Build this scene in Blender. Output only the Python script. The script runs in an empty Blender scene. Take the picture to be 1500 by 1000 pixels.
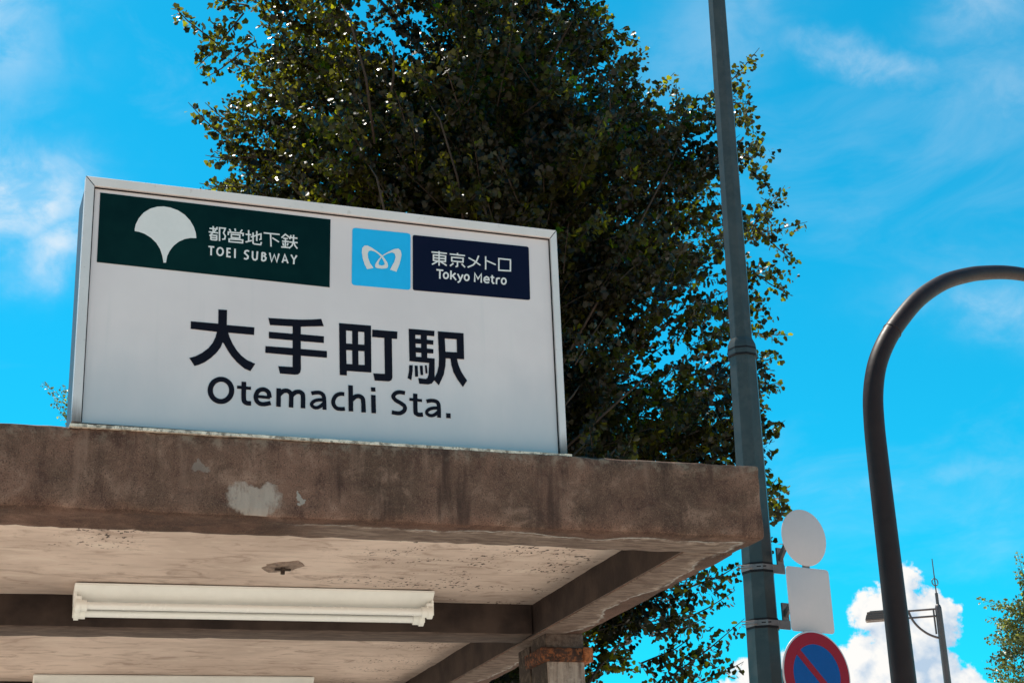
import bpy, bmesh, math, random, json
import numpy as np
from mathutils import Vector, Matrix, noise as mnoise

SC = bpy.context.scene
COL = SC.collection
rad = math.radians

# ------------------------------------------------------------------ camera
cam_d = bpy.data.cameras.new('camera')
cam_d.sensor_width = 36.0
cam_d.lens = 2412.04 / 1500 * 36
cam_d.clip_start = 0.05
cam_d.clip_end = 3000
cam = bpy.data.objects.new('camera', cam_d)
COL.objects.link(cam)
PITCH, ROLL, YAW = 0.35310404, -0.0383877, 0.3295865
_f = Vector((math.sin(YAW) * math.cos(PITCH), math.cos(YAW) * math.cos(PITCH), math.sin(PITCH)))
_r = Vector((math.cos(YAW), -math.sin(YAW), 0))
_u = _r.cross(_f)
r2 = math.cos(ROLL) * _r + math.sin(ROLL) * _u
u2 = -math.sin(ROLL) * _r + math.cos(ROLL) * _u
cam.matrix_world = Matrix(((r2.x, u2.x, -_f.x, 0), (r2.y, u2.y, -_f.y, 0), (r2.z, u2.z, -_f.z, 1.6), (0, 0, 0, 1)))
SC.camera = cam

# ------------------------------------------------------------------ light, sky, exposure
SUN_AZ, SUN_EL = rad(-26), rad(65)          # azimuth clockwise from +y
SC.view_settings.view_transform = 'Standard'
SC.view_settings.look = 'None'
SC.view_settings.exposure = 0.72
SC.view_settings.gamma = 1.0
SC.view_settings.use_curve_mapping = False
sun_d = bpy.data.lights.new('sun', 'SUN')
sun_d.energy = 5.0
sun_d.angle = rad(0.53)
sun_d.color = (1.0, 0.93, 0.82)
sun = bpy.data.objects.new('sun', sun_d)
COL.objects.link(sun)
sd = Vector((math.sin(SUN_AZ) * math.cos(SUN_EL), math.cos(SUN_AZ) * math.cos(SUN_EL), math.sin(SUN_EL)))
sun.rotation_euler = sd.to_track_quat('Z', 'Y').to_euler()
sun.location = (0, 0, 30)

SKY_STRENGTH = 0.10
SKY_TINT = (0.035, 0.94, 1.02)


class G:
    """Small helper to write node graphs."""
    def __init__(self, tree):
        self.t = tree

    def n(self, typ, **kw):
        nd = self.t.nodes.new(typ)
        ins = kw.pop('ins', {})
        for k, v in kw.items():
            setattr(nd, k, v)
        for k, v in ins.items():
            s = nd.inputs[k]
            if hasattr(v, 'is_output') or isinstance(v, bpy.types.NodeSocket):
                self.t.links.new(v, s)
            else:
                s.default_value = v
        return nd

    def m(self, op, a, b=None, c=None, clamp=False):
        ins = {0: a}
        if b is not None:
            ins[1] = b
        if c is not None:
            ins[2] = c
        return self.n('ShaderNodeMath', operation=op, use_clamp=clamp, ins=ins).outputs[0]

    def vm(self, op, a, b=None, out=0, scale=None):
        ins = {0: a}
        if b is not None:
            ins[1] = b
        if scale is not None:
            ins['Scale'] = scale
        return self.n('ShaderNodeVectorMath', operation=op, ins=ins).outputs[out]

    def mix(self, f, a, b, blend='MIX'):
        nd = self.n('ShaderNodeMix', data_type='RGBA', blend_type=blend, ins={0: f, 6: a, 7: b})
        return nd.outputs[2]

    def noise(self, vec, scale, detail=3.0, rough=0.55, dist=0.0):
        return self.n('ShaderNodeTexNoise', ins={'Vector': vec, 'Scale': scale, 'Detail': detail, 'Roughness': rough, 'Distortion': dist}).outputs[0]

    def ss(self, v, lo, hi, a=0.0, b=1.0):
        return self.n('ShaderNodeMapRange', interpolation_type='SMOOTHSTEP', ins={'Value': v, 'From Min': lo, 'From Max': hi, 'To Min': a, 'To Max': b}).outputs[0]

    def sep(self, v):
        nd = self.n('ShaderNodeSeparateXYZ', ins={0: v})
        return nd.outputs[0], nd.outputs[1], nd.outputs[2]

    def comb(self, x, y, z):
        return self.n('ShaderNodeCombineXYZ', ins={0: x, 1: y, 2: z}).outputs[0]


def rgb(*c):
    return (c[0], c[1], c[2], 1.0)


world = bpy.data.worlds.new('World')
SC.world = world
world.use_nodes = True
world.node_tree.nodes.clear()
g = G(world.node_tree)
geo = g.n('ShaderNodeTexCoord')
dirv = geo.outputs['Generated']
dx, dy, dz = g.sep(dirv)
az = g.m('MULTIPLY', g.m('ARCTAN2', dx, dy), 180 / math.pi)
el = g.m('MULTIPLY', g.m('ARCSINE', dz), 180 / math.pi)
p2 = g.comb(az, el, 0.0)
sky = g.n('ShaderNodeTexSky', sky_type='NISHITA', sun_disc=False, sun_elevation=SUN_EL, sun_rotation=SUN_AZ, air_density=1.0, dust_density=0.4, ozone_density=1.6)
base = g.mix(1.0, sky.outputs[0], rgb(*SKY_TINT), 'MULTIPLY')

# thin high cloud: streaks that run through the whole sky
w3 = g.vm('MULTIPLY', dirv, (1.0, 1.0, 2.2))
warp = g.n('ShaderNodeTexNoise', ins={'Vector': w3, 'Scale': 2.2, 'Detail': 3.0}).outputs[1]
w4 = g.vm('ADD', w3, g.vm('SCALE', g.vm('SUBTRACT', warp, (0.5, 0.5, 0.5)), scale=0.55))
wn = g.noise(w4, 3.4, 7.0, 0.62)
wis = g.ss(wn, 0.50, 0.84, 0.0, 0.24)


pw = g.n('ShaderNodeTexNoise', ins={'Vector': dirv, 'Scale': 14.0, 'Detail': 6.0, 'Roughness': 0.62}).outputs[1]
pwx, pwy, _z = g.sep(g.vm('SUBTRACT', pw, (0.5, 0.5, 0.5)))
azw = g.m('ADD', az, g.m('MULTIPLY', pwx, 4.5))
elw = g.m('ADD', el, g.m('MULTIPLY', pwy, 2.6))


def puff(cx, cy, rx, ry, rot):
    ca, sa = math.cos(rad(rot)), math.sin(rad(rot))
    ax = g.m('SUBTRACT', azw, cx)
    ay = g.m('SUBTRACT', elw, cy)
    u = g.m('DIVIDE', g.m('ADD', g.m('MULTIPLY', ax, ca), g.m('MULTIPLY', ay, sa)), rx)
    v = g.m('DIVIDE', g.m('SUBTRACT', g.m('MULTIPLY', ay, ca), g.m('MULTIPLY', ax, sa)), ry)
    d = g.m('ADD', g.m('MULTIPLY', u, u), g.m('MULTIPLY', v, v))
    return g.m('EXPONENT', g.m('MULTIPLY', d, -1.0))


fine = g.ss(g.noise(g.vm('MULTIPLY', dirv, (1.0, 1.0, 1.5)), 24.0, 7.0, 0.60, 0.4), 0.30, 0.66, 0.25, 1.0)
wtot = wis
for (cx, cy, rx, ry, rot, amp) in ((0.4, 24.8, 2.3, 1.4, 15, 1.05), (2.0, 23.3, 1.6, 0.8, 30, 0.85), (-1.0, 30.5, 2.6, 3.0, 0, 0.45), (33.0, 28.6, 3.0, 0.55, -17, 0.42),
                                   (37.6, 30.0, 2.0, 1.3, 20, 0.34), (36.8, 19.8, 3.2, 0.9, -12, 0.40), (38.0, 27.0, 2.4, 1.5, 0, 0.25),
                                   (33.5, 14.5, 5.0, 0.5, 0, 0.16), (27.5, 30.5, 3.0, 2.0, 30, 0.22)):
    wtot = g.m('MAXIMUM', wtot, g.m('MULTIPLY', g.m('MULTIPLY', puff(cx, cy, rx, ry, rot), fine), amp))
sky1 = g.mix(wtot, base, rgb(5.0, 5.5, 5.9))

# cumulus heaped up low over the street
cg = bpy.data.node_groups.new('cumulus_density', 'ShaderNodeTree')
cg.interface.new_socket('P', in_out='INPUT', socket_type='NodeSocketVector')
cg.interface.new_socket('D', in_out='OUTPUT', socket_type='NodeSocketFloat')
h = G(cg)
gi = h.n('NodeGroupInput')
go = h.n('NodeGroupOutput')
P = gi.outputs[0]
wv = h.n('ShaderNodeTexNoise', ins={'Vector': P, 'Scale': 0.9, 'Detail': 5.0, 'Roughness': 0.6}).outputs[1]
Pw = h.vm('ADD', P, h.vm('SCALE', h.vm('SUBTRACT', wv, (0.5, 0.5, 0.5)), scale=0.75))
acc = None
BL = [(31.75, 10.35, 1.0), (31.0, 10.15, 0.95), (32.75, 9.75, 1.15), (31.9, 9.1, 1.5), (32.1, 11.25, 0.62), (33.2, 9.15, 0.55),
      (30.35, 8.6, 0.95), (31.4, 8.0, 1.6), (32.8, 8.0, 0.9), (29.2, 7.9, 0.9), (26.6, 8.25, 0.75), (27.6, 8.5, 0.7), (28.3, 7.8, 1.0), (25.8, 7.4, 0.9),
      (30.0, 6.5, 2.2), (33.0, 6.5, 2.0), (27.0, 6.3, 1.6)]
for (cx, cy, r) in BL:
    d = h.vm('DISTANCE', Pw, (cx, cy, 0.0), out=1)
    b = h.m('SUBTRACT', 1.0, h.m('DIVIDE', d, r))
    b = h.m('MULTIPLY', b, r)
    acc = b if acc is None else h.m('SMOOTH_MAX', acc, b, 0.12)
nz = h.noise(P, 2.0, 6.0, 0.56)
h.t.links.new(h.m('ADD', acc, h.m('MULTIPLY', h.m('SUBTRACT', nz, 0.5), 1.15)), go.inputs[0])


def dens(off):
    nd = g.n('ShaderNodeGroup', node_tree=cg, ins={0: g.vm('ADD', p2, off)})
    return nd.outputs[0]


# farther banks of the same clouds round the horizon
bank = g.m('MULTIPLY', g.ss(g.noise(g.vm('MULTIPLY', dirv, (1.0, 1.0, 1.8)), 4.5, 8.0, 0.6), 0.54, 0.62), g.ss(el, 7.5, 3.0))
D0 = dens((0, 0, 0))
D1 = dens((-0.16, 0.26, 0))
D2 = dens((-0.5, 0.8, 0))
cm = g.ss(D0, 0.0, 0.24)
br = g.m('ADD', 0.50, g.m('ADD', g.m('MULTIPLY', g.m('SUBTRACT', D0, D1), 0.9), g.m('MULTIPLY', g.m('SUBTRACT', D0, D2), 0.42)), clamp=True)
ccol = g.mix(br, rgb(3.0, 3.85, 4.85), rgb(6.1, 6.0, 5.8))
sky2 = g.mix(cm, sky1, ccol)
sky3 = g.mix(g.m('MULTIPLY', bank, 0.85), sky2, rgb(5.0, 5.3, 5.6))
bg = g.n('ShaderNodeBackground', ins={0: sky3, 1: SKY_STRENGTH})
wo = g.n('ShaderNodeOutputWorld', ins={0: bg.outputs[0]})

# ------------------------------------------------------------------ scene helpers


def tag(o, label=None, cat=None, group=None, kind=None):
    if label:
        o['label'] = label
    if cat:
        o['category'] = cat
    if group:
        o['group'] = group
    if kind:
        o['kind'] = kind
    return o


def empty(name, loc=(0, 0, 0), rz=0.0):
    o = bpy.data.objects.new(name, None)
    o.empty_display_size = 0.2
    o.location = loc
    o.rotation_euler = (0, 0, rz)
    COL.objects.link(o)
    return o


def link(name, me, parent=None, mats=()):
    o = bpy.data.objects.new(name, me)
    for m_ in mats:
        me.materials.append(m_)
    COL.objects.link(o)
    if parent is not None:
        o.parent = parent
    return o


def pyd(name, v, f, mats=(), parent=None, smooth=False, fm=None):
    me = bpy.data.meshes.new(name)
    me.from_pydata([tuple(a) for a in v], [], f)
    if smooth:
        me.polygons.foreach_set('use_smooth', [True] * len(me.polygons))
    if fm is not None:
        me.polygons.foreach_set('material_index', fm)
    me.update()
    return link(name, me, parent, mats)


def from_bm(name, bm, mats=(), parent=None, smooth=False, angle=None):
    me = bpy.data.meshes.new(name)
    bmesh.ops.recalc_face_normals(bm, faces=bm.faces)
    bm.to_mesh(me)
    bm.free()
    if smooth:
        me.polygons.foreach_set('use_smooth', [True] * len(me.polygons))
        if angle:
            me.set_sharp_from_angle(angle=rad(angle))
    return link(name, me, parent, mats)


def bm_box(bm, x0, x1, y0, y1, z0, z1, bev=0.0, seg=2, skew=0.0):
    """axis box; skew shifts y with x (metres per metre)"""
    r = bmesh.ops.create_cube(bm, size=1.0)
    vs = r['verts']
    for v in vs:
        v.co.x = x0 if v.co.x < 0 else x1
        v.co.y = y0 if v.co.y < 0 else y1
        v.co.z = z0 if v.co.z < 0 else z1
        v.co.y += skew * v.co.x
    if bev:
        es = list({e for v in vs for e in v.link_edges})
        bmesh.ops.bevel(bm, geom=es, offset=bev, segments=seg, affect='EDGES', profile=0.5)


def rough_box(name, x0, x1, y0, y1, z0, z1, mat, parent, step=0.03, amp=0.0025, bev=0.008, skew=0.0):
    bm = bmesh.new()
    bm_box(bm, x0, x1, y0, y1, z0, z1, bev, 2)
    for ax, a, b in ((0, x0, x1), (1, y0, y1), (2, z0, z1)):
        n = max(1, int((b - a) / step))
        for i in range(1, n):
            c = [0, 0, 0]
            no = [0, 0, 0]
            c[ax] = a + (b - a) * i / n
            no[ax] = 1
            bmesh.ops.bisect_plane(bm, geom=bm.verts[:] + bm.edges[:] + bm.faces[:], plane_co=c, plane_no=no, dist=1e-5)
    cx, cy, cz = (x0 + x1) / 2, (y0 + y1) / 2, (z0 + z1) / 2
    for v in bm.verts:
        p = v.co
        k = amp * mnoise.noise(p * 9) + amp * 0.8 * mnoise.noise(p * 31)
        ne = sum(1 for q, a, b in ((p.x, x0, x1), (p.y, y0, y1), (p.z, z0, z1)) if min(abs(q - a), abs(q - b)) < bev * 1.2)
        if ne >= 2:
            k -= amp * 1.6 * max(0, mnoise.noise(p * 17 + Vector((5, 3, 1)))) * 2
        d = Vector(((p.x - cx) / (x1 - x0), (p.y - cy) / (y1 - y0), (p.z - cz) / (z1 - z0)))
        m_ = max(abs(d.x), abs(d.y), abs(d.z))
        nn = Vector([(1 if c_ > 0 else -1) if abs(c_) > m_ - 0.02 else 0 for c_ in d])
        v.co = p + nn * k
        v.co.y += skew * v.co.x
    return from_bm(name, bm, [mat], parent, smooth=True, angle=35)


def tube(bm, pts, radii, sides=12, cap=True, up=Vector((0, 0, 1)), twist=0.0):
    """tube through pts (list of Vector) with radii; parallel-transport frames"""
    pts = [Vector(p) for p in pts]
    n = len(pts)
    if not hasattr(radii, '__len__'):
        radii = [radii] * n
    rings = []
    side = None
    for i in range(n):
        t = (pts[min(i + 1, n - 1)] - pts[max(i - 1, 0)]).normalized()
        if side is None:
            ref = up if abs(t.dot(up)) < 0.95 else Vector((1, 0, 0))
            side = t.cross(ref).normalized()
        else:
            side = (side - t * side.dot(t)).normalized()
        oth = t.cross(side)
        ring = []
        for k in range(sides):
            a = 2 * math.pi * (k + 0.5) / sides + twist
            ring.append(bm.verts.new(pts[i] + (side * math.cos(a) + oth * math.sin(a)) * radii[i]))
        rings.append(ring)
    for i in range(n - 1):
        for k in range(sides):
            bm.faces.new((rings[i][k], rings[i][(k + 1) % sides], rings[i + 1][(k + 1) % sides], rings[i + 1][k]))
    if cap:
        bm.faces.new(rings[0][::-1])
        bm.faces.new(rings[-1])
    return rings


def prism(name, poly, d0, d1, mats, parent=None, bev=0.0, smooth=False):
    """poly: list of (x, z); extruded along y from d0 (front) to d1 (back)"""
    bm = bmesh.new()
    a = [bm.verts.new((x, d0, z)) for x, z in poly]
    b = [bm.verts.new((x, d1, z)) for x, z in poly]
    bm.faces.new(a)
    bm.faces.new(b[::-1])
    n = len(poly)
    for i in range(n):
        bm.faces.new((a[i], b[i], b[(i + 1) % n], a[(i + 1) % n]))
    bmesh.ops.recalc_face_normals(bm, faces=bm.faces)
    if bev:
        es = [e for e in bm.edges if len({round(v.co.y, 5) for v in e.verts}) == 1 and abs(e.verts[0].co.y - d0) < 1e-6]
        bmesh.ops.bevel(bm, geom=es, offset=bev, segments=2, affect='EDGES', profile=0.5)
    return from_bm(name, bm, mats, parent, smooth, 30 if smooth else None)


def copy_tree(o, parent=None):
    c = o.copy()
    COL.objects.link(c)
    if parent is not None:
        c.parent = parent
    for ch in list(o.children):
        copy_tree(ch, c)
    return c


# ------------------------------------------------------------------ materials


def newmat(name):
    m_ = bpy.data.materials.new(name)
    m_.use_nodes = True
    m_.node_tree.nodes.clear()
    gg = G(m_.node_tree)
    out = gg.n('ShaderNodeOutputMaterial')
    return m_, gg, out


def principled(gg, out, **ins):
    b = gg.n('ShaderNodeBsdfPrincipled')
    for k, v in ins.items():
        k = k.replace('_', ' ')
        s = b.inputs[k]
        if isinstance(v, bpy.types.NodeSocket):
            gg.t.links.new(v, s)
        else:
            s.default_value = v
    gg.t.links.new(b.outputs[0], out.inputs[0])
    return b


def paint(name, col, rough=0.45, metal=0.0, var=0.10, scale=6.0, spec=0.5, streak=0.0, bump=0.0, dirt=None, dirt_amt=0.0, coat=0.0):
    m_, gg, out = newmat(name)
    tc = gg.n('ShaderNodeTexCoord').outputs['Object']
    n1 = gg.noise(tc, scale, 4.0, 0.6)
    n2 = gg.noise(tc, scale * 9, 3.0, 0.6)
    f = gg.m('ADD', gg.m('MULTIPLY', n1, 0.7), gg.m('MULTIPLY', n2, 0.3))
    lo = rgb(*[c * (1 - var) for c in col])
    hi = rgb(*[min(1, c * (1 + var)) for c in col])
    c = gg.mix(gg.ss(f, 0.3, 0.7), lo, hi)
    if streak:
        sv = gg.vm('MULTIPLY', tc, (30.0, 30.0, 1.5))
        c = gg.mix(gg.m('MULTIPLY', gg.ss(gg.noise(sv, 1.0, 3.0), 0.5, 0.75), streak), c, rgb(*[x * 0.45 for x in col]))
    if dirt:
        c = gg.mix(gg.m('MULTIPLY', gg.ss(gg.noise(tc, scale * 2.3, 5.0, 0.7), 0.46, 0.62), dirt_amt), c, rgb(*dirt))
    kw = dict(Base_Color=c, Roughness=gg.ss(n2, 0.2, 0.8, rough * 0.85, min(1, rough * 1.15)), Metallic=metal)
    if bump:
        kw['Normal'] = gg.n('ShaderNodeBump', ins={'Strength': 0.4, 'Distance': bump, 'Height': gg.noise(tc, scale * 25, 3.0)}).outputs[0]
    b = principled(gg, out, **kw)
    b.inputs['Specular IOR Level'].default_value = spec
    if coat:
        b.inputs['Coat Weight'].default_value = coat
        b.inputs['Coat Roughness'].default_value = 0.08
    return m_


def flat(name, col, rough=0.3, spec=0.5):
    return paint(name, col, rough, 0.0, 0.04, 8.0, spec)


X_IN, X_OUT = 2.02, 2.188
ZB, ZT, ZC = 2.687, 2.906, 2.803
Y0 = 4.2


def concrete():
    m_, gg, out = newmat('weathered_concrete')
    tc = gg.n('ShaderNodeTexCoord').outputs['Object']
    x, y, z = gg.sep(tc)
    nrm = gg.n('ShaderNodeNewGeometry').outputs['Normal']
    nx, ny, nz_ = gg.sep(nrm)
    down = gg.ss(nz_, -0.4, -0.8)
    front = gg.ss(ny, -0.4, -0.8)
    big = gg.noise(tc, 3.2, 5.0, 0.62, 0.4)
    mid = gg.noise(tc, 11.0, 6.0, 0.68, 0.5)
    fine_ = gg.noise(tc, 95.0, 5.0, 0.72, 0.3)
    gr = gg.noise(tc, 300.0, 2.0, 0.7)
    c = gg.mix(gg.ss(big, 0.36, 0.64), rgb(0.092, 0.057, 0.041), rgb(0.180, 0.102, 0.074))
    c = gg.mix(gg.m('MULTIPLY', gg.ss(mid, 0.50, 0.72), 0.70), c, rgb(0.31, 0.20, 0.15))
    c = gg.mix(gg.m('MULTIPLY', gg.ss(mid, 0.50, 0.32), 0.75), c, rgb(0.058, 0.031, 0.025))
    c = gg.mix(gg.m('MULTIPLY', gg.ss(fine_, 0.48, 0.75), 0.34), c, rgb(0.31, 0.19, 0.138))
    c = gg.mix(gg.m('MULTIPLY', gg.ss(gr, 0.47, 0.30), 0.85), c, rgb(0.038, 0.022, 0.018))
    c = gg.mix(gg.m('MULTIPLY', gg.ss(gr, 0.55, 0.74), 0.55), c, rgb(0.30, 0.195, 0.148))
    # run-off streaks on the upright faces
    sv = gg.vm('MULTIPLY', tc, (13.0, 13.0, 1.6))
    stv = gg.noise(sv, 1.0, 4.0, 0.6)
    c = gg.mix(gg.m('MULTIPLY', gg.m('MULTIPLY', gg.ss(stv, 0.55, 0.74), gg.m('MULTIPLY', front, gg.ss(z, ZB + 0.03, ZT, 0.25, 1.0))), 0.8), c, rgb(0.27, 0.175, 0.132))
    c = gg.mix(gg.m('MULTIPLY', gg.m('MULTIPLY', gg.ss(stv, 0.46, 0.30), front), 0.8), c, rgb(0.045, 0.026, 0.021))
    # pale grit along the top arris
    top = gg.m('MULTIPLY', gg.ss(z, ZT - 0.055, ZT - 0.004), gg.ss(gg.noise(tc, 34.0, 4.0, 0.65), 0.48, 0.66))
    c = gg.mix(gg.m('MULTIPLY', top, 0.5), c, rgb(0.30, 0.245, 0.19))
    c = gg.mix(1.0, c, rgb(1.00, 0.85, 0.80), 'MULTIPLY')
    # patched spots where the render has come off
    wob = gg.vm('SCALE', gg.vm('SUBTRACT', gg.n('ShaderNodeTexNoise', ins={'Vector': tc, 'Scale': 22.0, 'Detail': 5.0, 'Roughness': 0.65}).outputs[1], (0.5, 0.5, 0.5)), scale=0.075)
    px, py, pz = gg.sep(gg.vm('ADD', tc, wob))

    def blob(cx, cz, rx, rz):
        a = gg.m('DIVIDE', gg.m('SUBTRACT', px, cx), rx)
        b = gg.m('DIVIDE', gg.m('SUBTRACT', pz, cz), rz)
        a = gg.m('POWER', gg.m('ABSOLUTE', a), 3.0)
        b = gg.m('POWER', gg.m('ABSOLUTE', b), 3.0)
        return gg.m('MULTIPLY', gg.ss(gg.m('ADD', a, b), 1.35, 0.55), front)
    pm = gg.m('MULTIPLY', blob(0.700, 2.733, 0.066, 0.044), gg.ss(gg.noise(gg.vm('MULTIPLY', tc, (1.0, 1.0, 0.4)), 38.0, 5.0, 0.7), 0.22, 0.52))
    edge = gg.m('MULTIPLY', gg.ss(gg.noise(gg.vm('MULTIPLY', tc, (1.0, 1.0, 0.25)), 46.0, 3.0), 0.35, 0.7), 0.35)
    pcol = gg.mix(edge, rgb(0.37, 0.275, 0.225), rgb(0.24, 0.165, 0.132))
    c = gg.mix(gg.m('MULTIPLY', pm, 0.95), c, pcol)
    c = gg.mix(gg.m('MULTIPLY', blob(0.823, 2.742, 0.010, 0.013), 0.8), c, rgb(0.33, 0.27, 0.23))
    c = gg.mix(gg.m('MULTIPLY', blob(0.565, 2.815, 0.024, 0.010), 0.45), c, rgb(0.25, 0.20, 0.17))
    # lime line that wanders along the underside, paler inside it
    inset = gg.m('MINIMUM', gg.m('SUBTRACT', y, Y0), gg.m('SUBTRACT', X_OUT, x))
    wl = gg.m('ADD', gg.m('MULTIPLY', gg.noise(tc, 2.6, 2.0, 0.5), 0.22), gg.m('MULTIPLY', gg.noise(tc, 20.0, 4.0, 0.6), 0.05))
    leftfade = gg.ss(gg.m('SUBTRACT', x, gg.m('MULTIPLY', gg.m('SUBTRACT', y, Y0), 0.2)), 0.72, 0.95)
    s = gg.m('SUBTRACT', inset, gg.m('SUBTRACT', wl, 0.070))
    inner = gg.m('MULTIPLY', gg.m('MULTIPLY', gg.ss(s, -0.002, 0.012), down), leftfade)
    grain = gg.noise(gg.vm('MULTIPLY', tc, (6.0, 26.0, 6.0)), 2.0, 5.0, 0.65, 0.8)
    icol = gg.mix(gg.ss(grain, 0.35, 0.7), rgb(0.098, 0.070, 0.057), rgb(0.235, 0.180, 0.150))
    c = gg.mix(gg.m('MULTIPLY', inner, 0.85), c, icol)
    rim = gg.m('MULTIPLY', gg.m('MULTIPLY', gg.ss(gg.m('ABSOLUTE', s), 0.0080, 0.001), down), leftfade)
    rim = gg.m('MULTIPLY', rim, gg.ss(gg.noise(tc, 13.0, 5.0, 0.7), 0.34, 0.62))
    halo = gg.m('MULTIPLY', gg.m('MULTIPLY', gg.ss(gg.m('ABSOLUTE', gg.m('SUBTRACT', s, 0.012)), 0.03, 0.0), down), leftfade)
    c = gg.mix(gg.m('MULTIPLY', gg.m('MULTIPLY', halo, gg.ss(gg.noise(tc, 22.0, 5.0, 0.7), 0.45, 0.65)), 0.5), c, rgb(0.46, 0.38, 0.32))
    c = gg.mix(gg.m('MULTIPLY', rim, 0.85), c, rgb(0.60, 0.55, 0.50))
    dark_mask = gg.m('MULTIPLY', gg.m('MULTIPLY', down, gg.m('SUBTRACT', 1.0, inner)), 0.9)  # downward faces outside the lime line get a darker tint
    c = gg.mix(dark_mask, c, gg.mix(1.0, c, rgb(0.55, 0.60, 0.64), 'MULTIPLY'))
    bmp = gg.n('ShaderNodeBump', ins={'Strength': 0.55, 'Distance': 0.004, 'Height': gg.m('ADD', gg.m('MULTIPLY', fine_, 0.7), gg.m('MULTIPLY', mid, 1.2))}).outputs[0]
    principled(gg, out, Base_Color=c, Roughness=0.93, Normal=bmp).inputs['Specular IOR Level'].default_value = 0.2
    return m_


def beam_dark():
    """old brown paint, upright faces darker than undersides"""
    m_, gg, out = newmat('brown_beam_paint')
    tc = gg.n('ShaderNodeTexCoord').outputs['Object']
    x, y, z = gg.sep(tc)
    a = gg.noise(tc, 5.0, 5.0, 0.6)
    b = gg.noise(gg.vm('MULTIPLY', tc, (4.0, 16.0, 8.0)), 3.0, 5.0, 0.62, 0.6)
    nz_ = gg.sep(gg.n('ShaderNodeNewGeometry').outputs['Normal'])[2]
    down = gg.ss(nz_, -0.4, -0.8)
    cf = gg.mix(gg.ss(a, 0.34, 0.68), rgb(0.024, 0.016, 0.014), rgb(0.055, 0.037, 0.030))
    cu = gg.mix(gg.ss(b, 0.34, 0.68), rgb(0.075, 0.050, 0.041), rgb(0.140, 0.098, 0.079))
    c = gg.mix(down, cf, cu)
    bmp = gg.n('ShaderNodeBump', ins={'Strength': 0.5, 'Distance': 0.003, 'Height': gg.noise(tc, 60.0, 4.0)}).outputs[0]
    principled(gg, out, Base_Color=c, Roughness=0.88, Normal=bmp).inputs['Specular IOR Level'].default_value = 0.2
    return m_


def ceiling_paint():
    m_, gg, out = newmat('ceiling_paint')
    tc = gg.n('ShaderNodeTexCoord').outputs['Object']
    x, y, z = gg.sep(tc)
    st = gg.noise(gg.vm('MULTIPLY', tc, (1.6, 11.0, 1.0)), 2.4, 6.0, 0.62, 0.9)
    bigv = gg.noise(tc, 1.9, 4.0, 0.6)
    c = gg.mix(gg.ss(bigv, 0.3, 0.7), rgb(0.49, 0.375, 0.315), rgb(0.70, 0.555, 0.475))
    c = gg.mix(gg.m('MULTIPLY', gg.ss(st, 0.55, 0.72), 0.6), c, rgb(0.72, 0.61, 0.52))
    c = gg.mix(gg.m('MULTIPLY', gg.ss(st, 0.46, 0.30), 0.6), c, rgb(0.36, 0.262, 0.215))
    blot = gg.noise(gg.vm('MULTIPLY', tc, (1.0, 1.7, 1.0)), 6.5, 7.0, 0.68, 0.8)
    c = gg.mix(gg.m('MULTIPLY', gg.ss(blot, 0.51, 0.68), 0.75), c, rgb(0.33, 0.235, 0.19))
    c = gg.mix(gg.m('MULTIPLY', gg.ss(blot, 0.45, 0.30), 0.6), c, rgb(0.70, 0.59, 0.50))
    # rust blown pin holes, in drifts
    dr = gg.ss(gg.noise(gg.vm('MULTIPLY', tc, (1.0, 1.6, 1.0)), 3.6, 4.0, 0.6), 0.46, 0.56)
    reg = gg.m('MAXIMUM', gg.m('MULTIPLY', gg.ss(x, 1.02, 1.35), gg.m('MULTIPLY', gg.ss(x, 2.02, 1.95), gg.m('ADD', gg.ss(y, 5.9, 5.8), gg.m('MULTIPLY', gg.ss(x, 1.55, 1.75), 0.8)))), gg.m('MULTIPLY', gg.ss(gg.m('ABSOLUTE', gg.m('SUBTRACT', x, 0.34)), 0.2, 0.1), gg.ss(y, 5.25, 5.0)))
    pit = gg.ss(gg.noise(gg.vm('MULTIPLY', tc, (1.0, 0.62, 1.0)), 75.0, 2.0, 0.5, 0.2), 0.60, 0.64)
    pm = gg.m('MULTIPLY', gg.m('MULTIPLY', pit, dr), reg)
    c = gg.mix(gg.m('MULTIPLY', pm, 0.95), c, rgb(0.055, 0.038, 0.033))
    # browner round the fittings and beams
    dark_mask = gg.m('MAXIMUM', gg.ss(x, X_IN - 0.10, X_IN), gg.ss(gg.m('ABSOLUTE', gg.m('SUBTRACT', y, 5.72)), 0.16, 0.06))
    c = gg.mix(gg.m('MULTIPLY', gg.m('MULTIPLY', dark_mask, gg.ss(st, 0.35, 0.65)), 0.35), c, rgb(0.24, 0.165, 0.135))
    bmp = gg.n('ShaderNodeBump', ins={'Strength': 0.45, 'Distance': 0.004, 'Height': gg.m('ADD', gg.m('MULTIPLY', st, 0.8), gg.m('MULTIPLY', gg.noise(tc, 50.0, 3.0), 0.4))}).outputs[0]
    principled(gg, out, Base_Color=c, Roughness=0.85, Normal=bmp).inputs['Specular IOR Level'].default_value = 0.25
    return m_


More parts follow.
